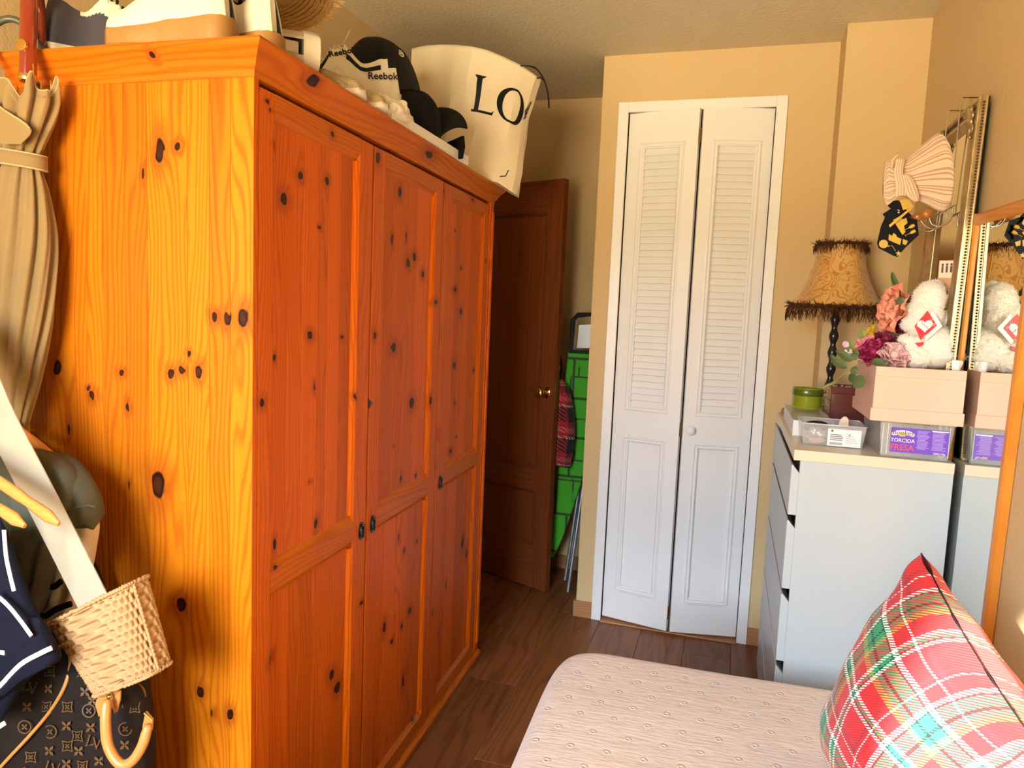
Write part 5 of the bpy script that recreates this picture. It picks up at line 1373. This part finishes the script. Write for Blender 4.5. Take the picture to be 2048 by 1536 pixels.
# jewellery box with drawers
M_MAR = plain('dark_red_lacquer', (.11, .014, .014), .3, var=.2, vs=20, coat=.4); M_MARF = plain('brown_drawer_front', (.20, .10, .07), .35, var=.15, vs=20, coat=.4)
jx0, jx1, jy0, jy1, jh = .320, .50, 2.615, 2.748, .142
jb = thing('jewellery_box', 'small dark red wooden jewellery box with side drawers behind the pink box', 'box', (jx0, jy0, ZD))
W_, D_ = jx1-jx0, jy1-jy0
openbox(.004, W_, 0, D_, 0, jh, .006, jh-.022).build('case', M_MAR, jb, smooth=0, bevel=.0012, seg=1)
for k in range(3):
    z0 = .004+k*.046; b = MB(); b.box(0, .004, .004, D_-.004, z0, z0+.043); dd = b.build('drawer', M_MARF, jb, smooth=0, bevel=.001, seg=1)
    b = MB(); M = Matrix.Translation((0, D_/2, z0+.021)) @ Matrix.Rotation(R(-90), 4, 'Y'); b.lathe([(.003, 0), (.003, .005), (.006, .008), (.006, .012), (.001, .014)], 14, M); b.build('knob', M_BRASS, dd)
b = MB(); rs = random.Random(4)
for k in range(34): b.ball((.012+(W_-.024)*rs.random(), .012+(D_-.024)*rs.random(), jh-.018+.016*rs.random()), .0035+.004*rs.random(), 7, 5)
q = thing('jewellery', 'tangle of beads and trinkets in the open top of the jewellery box', 'jewellery', (jx0, jy0, ZD)); q['kind'] = 'stuff'
b.build('beads', plain('trinket_metal', (.45, .38, .28), .3, .6, var=.5, vs=120), q, smooth=180)['kind'] = 'stuff'

# long white carton with clear lid, green candle on top, clear tray with label, tan pouch
M_CARTON = plain('white_carton', (.72, .72, .72), .5, var=.03)
lc = thing('carton', 'long white carton with a clear lid under the green candle jar', 'box', (.194, 2.385, ZD))
openbox(0, .118, 0, .43, 0, .048, .0025, .003).build('carton_body', M_CARTON, lc, smooth=0, bevel=.0008, seg=1)
MB().box(-.001, .119, -.001, .431, .0482, .0497).build('clear_lid', M_CLRE, lc, smooth=0)
b = MB(); b.box(.01, .108, .02, .41, .004, .030); b.build('contents', M_CARDW, lc, smooth=0)
M_GRN = NT('green_glass'); M_GRN.base((.30, .36, .02)); M_GRN.set(rough=.06, spec=.7, coat=.6, alpha=.5); M_GRN = M_GRN.m
M_WAX = plain('green_wax', (.58, .60, .02), .5); M_GRND = plain('dark_green_band', (.07, .11, .006), .3, coat=.5)
cx, cyy = .256, 2.672
cn = thing('candle_jar', 'green glass candle jar with a dark band standing on the white carton', 'candle', (cx, cyy, ZD+.050))
b = MB(); b.lathe([(.001, 0), (.040, 0), (.047, .006), (.0495, .016), (.0495, .078), (.0470, .078), (.0465, .012), (.001, .008)], 40); b.build('glass', M_GRN, cn, smooth=50)
b = MB(); b.lathe([(.001, .009), (.0455, .010), (.0455, .048), (.001, .050)], 36); b.build('wax', M_WAX, cn, smooth=50)
b = MB(); b.lathe([(.0496, .052), (.0505, .053), (.0505, .074), (.0496, .075)], 40, cap=False); b.build('band', M_GRND, cn, smooth=50)
tx0, tx1, ty0, ty1, th_ = .205, .378, 2.232, 2.375, .062
tb = thing('clear_tray', 'clear plastic tray with a white barcode label at the front corner of the chest', 'box', (tx0, ty0, ZD))
W_, D_ = tx1-tx0, ty1-ty0
tub(W_, D_, th_, .007, .002).build('tub', M_CLR, tb, smooth=0, bevel=.0012, seg=1)
b = MB(); pts = [(0, 0, th_), (W_, 0, th_), (W_, D_, th_), (0, D_, th_)]; b.tube(pts, .0018, 6, closed=True); b.build('rim', M_CLRE, tb, smooth=60)
lb = MB().box(.072, .160, -.0022, -.0012, .002, .052).build('label', M_LWH, tb, smooth=0, M=Matrix.Translation((0, .0035, 0)) ); lb['label'] = 'white barcode label'
b = MB(); rs = random.Random(8)
for k in range(26):
    x = .078+k*.0013; b.box(x, x+.0004+.0005*rs.random(), .0008, .0012, .006, .013)
for z, w in ((.034, .030), (.029, .034), (.024, .034), (.019, .034)): b.box(.078, .078+w, .0008, .0012, z, z+.002)
for k in range(5): b.box(.120, .152-.004*k, .0008, .0012, .014+k*.006, .0148+k*.006)
b.box(.128, .131, .0008, .0012, .034, .037); b.box(.080, .086, .0008, .0012, .043, .049)
b.build('print', M_GRY, tb, smooth=0)['kind'] = 'stuff'
co = thing('compact', 'black round compact lying in the clear tray', 'compact', (tx0+.045, ty0+.055, ZD+.040), rot=(R(12), R(-6), 0))
MB().lathe([(.001, 0), (.032, 0), (.034, .003), (.034, .012), (.031, .015), (.001, .016)], 32).build('case', M_BLK, co)
sg = thing('sponge', 'peach make-up sponge at the bottom of the clear tray', 'sponge', (tx0+.045, ty0+.018, ZD+.013))
b = MB(); b.ball((0, 0, 0), (.022, .010, .0095), 18, 12); b.build('body', plain('peach_foam', (.80, .40, .20), .85, bump=.4, bs=500), sg, smooth=180)
fo = thing('foil', 'crumpled silver foil wrapper in the clear tray', 'foil', (tx0+.042, ty0+.022, ZD+.030))
def foil(u, v):
    a = 2*pi*u; bb = pi*(.02+.96*v); d = Vector((.028*sin(bb)*cos(a), .011*sin(bb)*sin(a), .017*cos(bb))); return d*(1+.35*mnoise.noise(d*160))
b = MB(); b.grid(foil, 44, 26, cu=True); b.build('wrapper', plain('foil', (.62, .62, .63), .25, .9, var=.3, vs=120), fo, smooth=10)
sc = thing('shell_clip', 'cream scalloped hair clip standing in the clear tray', 'hair clip', (tx0+.120, ty0+.07, ZD+.052), rot=(0, R(8), 0))
b = MB(); pl = [(-.012, 0)]+[(-.013*cos(k*pi/9)*(1+.06*(k % 2)), .004+.026*sin(k*pi/9)) for k in range(10)]+[(.012, 0)]
b.prism(pl, lambda a, c, h: (a, h, c), -.003, .003); b.build('shell', plain('cream_shell', (.72, .62, .45), .5), sc, smooth=0, bevel=.001)
rg = thing('make_up_cloth', 'bunched beige cloth in the clear tray', 'cloth', (tx0+.115, ty0+.06, ZD+.026))
def rag(u, v):
    a = 2*pi*u; bb = pi*(.02+.96*v); d = Vector((.046*sin(bb)*cos(a), .050*sin(bb)*sin(a), .021*cos(bb))); return d*(1+.22*mnoise.noise(d*70))
b = MB(); b.grid(rag, 44, 26, cu=True); b.build('cloth', plain('beige_rag', (.62, .40, .28), .8, var=.3, vs=50), rg, smooth=60)
wl_ = thing('leather_pouch', 'small tan leather pouch at the far left corner of the chest top', 'pouch', (.222, 2.905, ZD+.013), rz=R(8))
sheet([Vector((-.026, -.075, 0)), Vector((-.028, -.03, 0)), Vector((-.027, .02, 0)), Vector((-.02, .06, 0))], [Vector((.026, -.075, 0)), Vector((.028, -.03, 0)), Vector((.026, .02, 0)), Vector((.02, .06, 0))], .013, nrm=(0, 0, 1), nu=36, nv=20, folds=lambda u, v, s: .003*sin(7*u+5*v)).build('body', plain('brown_leather', (.34, .14, .05), .45, var=.2, vs=40), wl_, smooth=180)

# ================================================================== plush toy
M_PLUSH = plain('white_plush', (.86, .82, .74), .95, var=.05, vs=40, sheen=.6)
plc = lambda a, b_, y: at(a, b_, 'y', y)
ps = thing('plush_bear', 'white plush bear sitting in the pink box, wearing a red heart tag', 'plush toy', (.500, 2.235, PT+.001))
Q0 = ps.location.copy()
B = MB(); K = 1/690
def pball(a, b_, rx, rz_, y, ry=None, t=0):
    M3 = Matrix.Rotation(R(t), 3, 'Y'); B.ball(plc(a, b_, y)-Q0, (rx*K, (ry or (rx+rz_)/2)*K, rz_*K), 26, 16, M=M3)
pball(1856, 604, 29, 40, 2.245, 34, 8); pball(1848, 630, 33, 33, 2.235, 34); pball(1828, 648, 22, 18, 2.225, 22); pball(1868, 566+8, 16, 14, 2.26, 12)
pball(1860, 690, 44, 40, 2.245, 44); pball(1858, 708, 48, 26, 2.245, 46); pball(1834, 712, 30, 22, 2.205, 22); pball(1822, 682, 22, 13, 2.205, 16, 12); pball(1893, 640, 14, 19, 2.262, 15); pball(1894, 700, 16, 26, 2.26, 22)
body = B.build('body', M_PLUSH, ps, smooth=180)
md = body.modifiers.new('skin', 'REMESH'); md.mode = 'VOXEL'; md.voxel_size = .0035; md.use_smooth_shade = True
tx = bpy.data.textures.new('plush_tufts', 'CLOUDS'); tx.noise_scale = .011
md = body.modifiers.new('tufts', 'DISPLACE'); md.texture = tx; md.strength = .007; md.mid_level = .5
# fur strands
bpy.context.view_layer.update()
ev = body.evaluated_get(bpy.context.evaluated_depsgraph_get()); me_ = ev.to_mesh(); rs = random.Random(6); B = MB()
vsn = [(v.co.copy(), v.normal.copy()) for v in me_.vertices]; ev.to_mesh_clear()
for k in range(7000):
    p, n_ = vsn[rs.randrange(len(vsn))]
    tv = Vector((rs.random()-.5, rs.random()-.5, rs.random()-.75)); tv = (tv-n_*tv.dot(n_)).normalized()
    d = (n_*.55+tv).normalized(); s_ = n_.cross(d).normalized()*.0012; L = .006+.006*rs.random(); p = p-n_*.001
    B.add([p-s_, p+s_, p+d*L], [(0, 1, 2)])
fu = B.build('fur', M_PLUSH, ps, smooth=0); fu['kind'] = 'stuff'
M_TAGR = plain('red_tag', (.62, .02, .025), .45, var=.1)
tg = [plc(a, b_, 2.165)-Q0 for a, b_ in ((1855, 621), (1829, 652), (1841, 680), (1874, 651))]
def flat(poly, name, mat, th=.001, par=None):
    n = len(poly); B = MB(); B.add(poly+[p+Vector((0, th, 0)) for p in poly], [tuple(range(n)), tuple(range(n, 2*n))[::-1]]+[(i, (i+1) % n, n+(i+1) % n, n+i) for i in range(n)]); return B.build(name, mat, par or ps, smooth=0)
flat([p+Vector((.014, .004, -.001)) for p in tg], 'tag_back', M_LWH)
tgo = flat(tg, 'tag', M_TAGR); tgo['label'] = 'red diamond tag with a white heart'
hc = (tg[0]+tg[1]+tg[2]+tg[3])/4; ex = (tg[3]-tg[1]).normalized(); ez = ((tg[0]-tg[2])-ex*(tg[0]-tg[2]).dot(ex)).normalized()
hp_ = []
for k in range(28):
    a = 2*pi*k/28; hp_.append(hc+Vector((0, -.0012, 0))+(ex*(16*sin(a)**3)+ez*(13*cos(a)-5*cos(2*a)-2*cos(3*a)-cos(4*a)))*.00115)
flat(hp_, 'heart', M_LWH, par=tgo)
B = MB(); rs = random.Random(12)
for (a, b_) in ((-.6, .35), (-.55, .0), (.5, .38), (.72, .05), (0, -.75), (-.2, .72)):
    c_ = hc+ex*.03*a+ez*.038*b_+Vector((0, -.001, 0)); B.tube([c_+(ex*cos(k*.7)+ez*sin(k*.7))*.0028 for k in range(9)], .0005, 4, closed=True)
B.build('tag_print', M_LWH, tgo, smooth=0)
B = MB(); sp = [hc+Vector((0, -.0022, 0))+(ex*(-.010+.0022*k)+ez*(.010-.0023*k+.0035*sin(k*2.4))) for k in range(10)]; B.tube(sp, .0006, 5); B.build('tag_scribble', M_GRY, tgo, smooth=180)
flat([plc(a, b_, 2.178)-Q0 for a, b_ in ((1830, 686), (1848, 684), (1846, 690), (1838, 694))], 'ribbon', M_TAGR, .004)
flat([plc(a, b_, 2.19)-Q0 for a, b_ in ((1808, 684), (1816, 672), (1820, 668), (1818, 676))], 'ribbon', M_TAGR, .004)

# ================================================================== flowers
M_LEAF = plain('green_leaf', (.050, .085, .018), .5, var=.35, vs=40); M_LEAF2 = plain('pale_leaf', (.22, .27, .07), .6, var=.3, vs=50); M_STEM = plain('stem', (.22, .24, .05), .6)
def petal_mesh(name, mat, L, W_, cup, curl):
    B = MB()
    def fn(u, v):
        w = W_*min(1, .35+1.5*v)*max(.05, 1-max(0, (v-.5)/.52)**3)**.5; x = (u-.5)*w; y = L*v
        z = cup*(2*(u-.5))**2*v+curl*v**3+.02*L*sin(9*u+2)*v*v
        return (x, y, z)
    B.grid(fn, 8, 8)
    me = B.build(name, mat, None, smooth=180); return me
def rose(label, name, c, axis, r, mat, layers=4, cat='flower', long=1.0):
    c = Vector(c); axis = Vector(axis).normalized()
    o = thing(name, label, cat, c); q = axis.to_track_quat('Z', 'Y')
    proto = petal_mesh('petal', mat, r*1.05*long, r*1.15, r*.38, -r*.28); first = True; cnt = 0
    B = MB(); B.ball((0, 0, 0), (r*.34, r*.34, r*.42), 14, 8); ct = B.build('bud', mat, o, smooth=180); ct.rotation_euler = q.to_euler(); ct.location = axis*r*.25
    for l in range(layers):
        n = 4+l; op = R(84-50*l/(layers-1)) ; rad = r*(.10+.16*l/layers)
        for k in range(n):
            a = 2*pi*k/n+l*.7+.2*random.random()
            p = proto if first else proto.copy()
            if not first: COL.objects.link(p)
            first = False; p.parent = o
            s = .55+.45*l/(layers-1)
            m_ = q.to_matrix().to_4x4() @ Matrix.Rotation(a, 4, 'Z') @ Matrix.Translation((0, rad, -r*.05-.04*r*l)) @ Matrix.Rotation(op+.12*(random.random()-.5), 4, 'X') @ Matrix.Scale(s, 4)
            p.matrix_basis = m_
    return o
M_SALM = plain('salmon_petal', (.82, .33, .22), .6, var=.18, vs=60); M_PKP = plain('pink_petal', (.78, .26, .32), .6, var=.2, vs=60); M_MAG = plain('magenta_petal', (.32, .010, .075), .6, var=.3, vs=60)
M_BURG = plain('burgundy_petal', (.20, .006, .04), .6, var=.3, vs=60); M_LPK = plain('pale_pink_petal', (.80, .50, .50), .6, var=.15, vs=60); M_YELP = plain('yellow_petal', (.66, .46, .02), .6, var=.2, vs=60)
fz = lambda a, b_, y: at(a, b_, 'y', y)
rose('large salmon pink peony leaning against the white plush bear', 'peony', fz(1797, 620, 2.27), (-.9, -.25, .15), .056, M_SALM, 5, long=1.15)
rose('bright pink ranunculus left of the magenta rose', 'ranunculus', fz(1733, 690, 2.23), (-.5, -.6, .7), .026, M_PKP, 4)
rose('round magenta rose in the middle of the pink box flowers', 'rose', fz(1748, 706, 2.195), (-.25, -1, .35), .034, M_MAG, 5)
rose('burgundy rose above the magenta rose', 'rose', fz(1772, 684, 2.24), (-.1, -.5, .8), .033, M_BURG, 4)
rose('pale pink carnation at the front edge of the pink box', 'carnation', fz(1786, 714, 2.18), (.1, -.8, .55), .036, M_LPK, 5)
rose('dark red rose tucked behind the plush bear arm', 'rose', fz(1812, 656, 2.285), (-.1, -.9, .3), .030, M_BURG, 3)
rose('yellow tulip lying behind the pink ranunculus', 'tulip', fz(1748, 672, 2.28), (-.9, -.1, .15), .030, M_YELP, 2)
def leaf_mesh(mat, pts, w, parent, org, name='leaf'):
    B = MB(); pts = [Vector(p)-org for p in pts]
    def fn(u, v):
        p = interp(pts, v); t = (interp(pts, min(1, v+.02))-interp(pts, max(0, v-.02))).normalized(); s = t.cross(Vector((.2, -1, .1))).normalized()
        return p+s*(u-.5)*2*w*sin(pi*min(.985, v*.92+.06))**.9+Vector((0, -1, 0))*.004*abs(u-.5)
    B.grid(fn, 6, 12); return B.build(name, mat, parent, smooth=180)
sp_ = thing('leaf_spray', 'trailing green leaf spray with buds hanging over the left side of the pink box', 'foliage', fz(1720, 730, 2.16))
o0 = sp_.location.copy()
B = MB(); tr_ = [fz(a, b_, y)-o0 for a, b_, y in ((1745, 728, 2.16), (1722, 727, 2.13), (1700, 738, 2.10), (1675, 758, 2.10), (1645, 776, 2.12))]
B.tube([interp(tr_, k/24) for k in range(25)], .0012, 6); B.build('stem', M_STEM, sp_, smooth=180)
for a in ([(1712, 712), (1698, 716), (1684, 708), (1671, 701)], [(1694, 735), (1684, 730), (1670, 722), (1661, 708)], [(1716, 736), (1708, 741), (1700, 742)], [(1700, 748), (1706, 758), (1708, 766)], [(1775, 722), (1765, 727), (1750, 722), (1745, 718)]):
    leaf_mesh(M_LEAF, [fz(p[0], p[1], 2.12) for p in a], .0115, sp_, o0)
B = MB()
for k in range(40): B.ball(fz(1742+10*random.random(), 750+20*random.random(), 2.12)-o0, .002) if False else None
leaf_mesh(M_LEAF, [fz(1712, 752, 2.10), fz(1716, 763, 2.10), fz(1707, 775, 2.10)], .020, sp_, o0)
for a in ([(1654, 772), (1664, 767), (1676, 763)], [(1645, 776), (1655, 770), (1668, 765)]): leaf_mesh(M_STEM, [fz(p[0], p[1], 2.10) for p in a], .003, sp_, o0)
s2 = thing('leaf_spray', 'pale green eucalyptus spray with white buds at the left of the flowers', 'foliage', fz(1700, 700, 2.25)); o0 = s2.location.copy()
for a in ([(1712, 704), (1705, 692), (1700, 680)], [(1710, 706), (1700, 699), (1691, 694)], [(1716, 710), (1712, 700), (1716, 690)], [(1722, 712), (1714, 708), (1704, 708)], [(1720, 664), (1723, 672), (1727, 680)], [(1714, 718), (1706, 714), (1696, 714)], [(1724, 660), (1726, 667), (1728, 674)]):
    leaf_mesh(M_LEAF2, [fz(p[0], p[1], 2.24) for p in a], .009, s2, o0)
B = MB(); rs = random.Random(1)
for k in range(16): B.ball(fz(1690+14*rs.random(), 700+12*rs.random(), 2.225)-o0, .0028, 8, 6)
q = B.build('buds', M_LWH, s2, smooth=180); q['kind'] = 'stuff'
for a in ([(1688, 694), (1692, 688), (1696, 684)],): leaf_mesh(plain('lilac_petal', (.55, .42, .60), .6), [fz(p[0], p[1], 2.23) for p in a], .010, s2, o0, 'petal')
s3 = thing('flower_buds', 'cluster of tiny yellow-green buds between the burgundy rose and the bear', 'flower', fz(1796, 694, 2.20)); o0 = s3.location.copy(); B = MB()
for k in range(70): B.ball(fz(1782+22*rs.random(), 686+20*rs.random(), 2.20+.02*rs.random())-o0, .0027, 7, 5)
q = B.build('buds', plain('lime_bud', (.36, .38, .03), .6, var=.3, vs=90), s3, smooth=180); q['kind'] = 'stuff'
s4 = thing('peony_leaf', 'dark green leaves rising behind the salmon peony', 'foliage', fz(1795, 580, 2.30)); o0 = s4.location.copy()
leaf_mesh(M_LEAF, [fz(a, b_, 2.30) for a, b_ in ((1784, 544), (1788, 560), (1796, 576), (1808, 588))], .009, s4, o0)
leaf_mesh(M_LEAF, [fz(a, b_, 2.26) for a, b_ in ((1812, 605), (1820, 597), (1826, 589))], .008, s4, o0)
leaf_mesh(M_LEAF, [fz(a, b_, 2.19) for a, b_ in ((1796, 608), (1801, 600), (1806, 594))], .010, s4, o0)
leaf_mesh(M_LEAF, [fz(a, b_, 2.24) for a, b_ in ((1780, 672), (1795, 674), (1806, 668))], .010, s4, o0)
# ================================================================== recess behind the brown door
def board_cover():
    t = NT('green_board_cover'); v = t.obj(); c = t.xyz(v); P = t.comb(c[0], c[2], 0)
    def lines(sc, off, r_):
        b = t.n('ShaderNodeTexBrick', {'Vector': t.n('ShaderNodeVectorMath', {0: P, 1: (off, off*.7, 0)}, operation='ADD').outputs[0], 'Scale': sc, 'Mortar Size': .035, 'Mortar Smooth': .0, 'Brick Width': .9, 'Row Height': r_})
        b.offset = .37; b.offset_frequency = 2; b.squash = 1.5; b.squash_frequency = 3
        return b.outputs['Fac']
    f = t.math('MAXIMUM', lines(5.5, .03, 1.1), t.math('MULTIPLY', lines(8.5, .11, .9), t.ramp(t.noise(P, 7, 1), .45, .55)))
    t.base(t.mix(f, (.055, .40, .012), (.03, .075, .025))); t.set(rough=.8); return t.m
M_GRB = board_cover(); M_PLAS = plain('dark_grey_plastic', (.018, .02, .022), .5); M_TUBE = plain('grey_tube', (.30, .32, .34), .35, .6)
yb_ = 3.56
ib = thing('ironing_board', 'folded ironing board with a green line-patterned cover leaning in the corner behind the door', 'ironing board', at(1130, 1186, 'y', 3.46))
I0 = ib.location.copy()
Lp = [(1136, 704), (1131, 760), (1124, 850), (1115, 950), (1106, 1040), (1098, 1105), (1101, 1118)]; Rp = [(1200, 708), (1198, 780), (1192, 860), (1174, 930), (1152, 1000), (1126, 1075), (1104, 1119)]
sheet([p-I0 for p in px(Lp, yb_)], [p-I0 for p in px(Rp, yb_)], .014, nu=40, nv=50, p=.3).build('cover', M_GRB, ib, smooth=50)
fr_ = px([(1142, 703), (1146, 640), (1156, 630), (1205, 628), (1203, 706)], yb_)
B = MB(); B.tube([p-I0 for p in fr_], .013, 10, closed=True); B.build('iron_rest', M_PLAS, ib, smooth=60)
B = MB(); q = [p-I0 for p in px([(1158, 650), (1200, 648), (1198, 696), (1154, 696)], yb_+.005)]; B.add(q, [(0, 1, 2, 3)]); B.build('rest_plate', M_TUBE, ib, smooth=0, solid=.003)
for a in (((1172, 930, 3.60), (1135, 1188, 3.465)), ((1162, 950, 3.60), (1130, 1160, 3.52))):
    B = MB(); B.tube([at(x, y, 'y', d)-I0 for x, y, d in a], .009, 10); B.build('leg', M_TUBE, ib, smooth=60)
def tartan(name, cols, period, scale_twill, diag=True):
    """woven check: cols = [(start, colour)...] over one period, warp and weft interleaved in a twill"""
    t = NT(name); uv = t.xyz(t.uv())
    def thread(c):
        r = t.n('ShaderNodeValToRGB', {0: t.math('FRACT', t.math('DIVIDE', c, period))}); r.color_ramp.interpolation = 'CONSTANT'; e = r.color_ramp.elements
        e[0].position, e[0].color = cols[0][0], c4(cols[0][1]); e[1].position, e[1].color = cols[1][0], c4(cols[1][1])
        for p, c_ in cols[2:]:
            k = e.new(p); k.color = c4(c_)
        return r.outputs[0]
    tw = t.math('FRACT', t.math('MULTIPLY', t.math('ADD', uv[0], uv[1]), scale_twill))
    f = t.ramp(tw, .42, .58)
    t.base(t.mix(f, thread(uv[0]), thread(t.math('ADD', uv[1], .013)))); t.set(rough=.92, sheen=.15)
    t.bump(t.math('SINE', t.math('MULTIPLY', t.math('ADD', uv[0], uv[1]), scale_twill*2*pi)), .4, .0012)
    return t.m
M_SHIRT = tartan('red_black_check', [(0, (.010, .009, .010)), (.45, (.32, .012, .018)), (.62, (.45, .10, .10)), (.80, (.32, .012, .018)), (.92, (.35, .30, .28))], .052, 160)
ps_ = thing('plaid_shirt', 'red and black checked shirt hanging behind the brown door', 'shirt', at(1128, 760, 'y', 3.47))
H0 = ps_.location.copy(); Lh = [p-H0 for p in px([(1119, 757), (1112, 785), (1104, 860), (1100, 930)], 3.475)]; Rh = [p-H0 for p in px([(1124, 757), (1142, 790), (1150, 868), (1140, 936)], 3.475)]
B = sheet(Lh, Rh, .022, nu=60, nv=40, folds=lambda u, v, s: .006*sin(16*u+2*v)*v)
nv_ = 41; uvl = [((i if i <= 30 else 60-i)/60*.12, (i % 2)*0+j/40*.20) for i in range(60) for j in range(nv_)]
B.build('shirt_body', M_SHIRT, ps_, smooth=180, vuv=uvl)
B = MB(); B.tube([p-H0 for p in px([(1119, 762), (1123, 735), (1120, 712), (1117, 700)], 3.475)], .006, 8); B.build('hanging_loop', M_BLACKC, ps_, smooth=180)

# ================================================================== tartan cushion
WH_, GN, BK, RD, YL, WN = (.80, .78, .76), (.015, .26, .10), (.012, .012, .014), (.50, .012, .018), (.42, .30, .05), (.22, .018, .03)
M_TART = tartan('red_green_tartan', [(0, RD), (.17, WN), (.20, RD), (.23, WH_), (.245, RD), (.36, WH_), (.405, BK), (.42, GN), (.52, BK), (.55, GN), (.60, YL), (.65, RD), (.80, WH_), (.835, GN), (.87, BK), (.885, WH_), (.92, RD)], .23, 150)
A_, B_, D_c, C_ = (Vector(q) for q in ((.358, 1.465, .985), (.232, 1.54, .545), (.452, 1.12, .815), (.340, 1.165, .514)))
cu_ = thing('cushion', 'red, green and white tartan cushion propped on the bed against the wall', 'cushion', (A_+B_+C_+D_c)/4)
Z0 = cu_.location.copy()
nrm = (B_-A_).cross(D_c-A_).normalized()
def quad(a, b): return A_*(1-a)*(1-b)+B_*(1-a)*b+C_*a*b+D_c*a*(1-b)
def puffy(a, b):
    e = (4*a*(1-a))*(4*b*(1-b)); return e**.50
NQ = 44
def face(sg, th):
    Q = MB(); uvl = []
    for i in range(NQ+1):
        for j in range(NQ+1):
            a, b = i/NQ, j/NQ
            # edges bow inwards between the pointed corners
            aa = a+.03*sin(pi*b)*(.5-a)*2; bb = b+.03*sin(pi*a)*(.5-b)*2
            p = quad(aa, bb)+nrm*sg*th*puffy(a, b)
            p += nrm*sg*(.004*sin(22*a+3*sin(9*b))*max(0, 1-4*min(b, 1-b))+.004*sin(22*b+3*sin(9*a))*max(0, 1-4*min(a, 1-a)))
            p += nrm*sg*(.006*mnoise.noise(Vector((a*6, b*6, sg*3)))+.010*(mnoise.noise(Vector((a*2.5+9, b*2.5, sg)))))*puffy(a, b)
            p.z = max(p.z, .507)
            Q.v.append(tuple(p-Z0)); uvl.append((a*.45, b*.45))
    for i in range(NQ):
        for j in range(NQ):
            k = i*(NQ+1)+j; Q.f.append((k, k+1, k+NQ+2, k+NQ+1)); Q.mi.append(0)
    return Q, uvl
for sg, th, nm in ((1, .125, 'front_panel'), (-1, .165, 'back_panel')):
    Q, uvl = face(sg, th); Q.build(nm, M_TART, cu_, smooth=180, vuv=uvl)
seam = [quad(a+.03*sin(pi*b)*(.5-a)*2, b+.03*sin(pi*a)*(.5-b)*2) for a, b in [(k/30, 0) for k in range(30)]+[(1, k/30) for k in range(30)]+[(1-k/30, 1) for k in range(30)]+[(0, 1-k/30) for k in range(30)]]
B = MB(); B.tube([Vector((p.x, p.y, max(p.z, .509)))-Z0 for p in seam], 0.0014, 8, closed=True); B.build('piping', M_BLACKC, cu_, smooth=180)
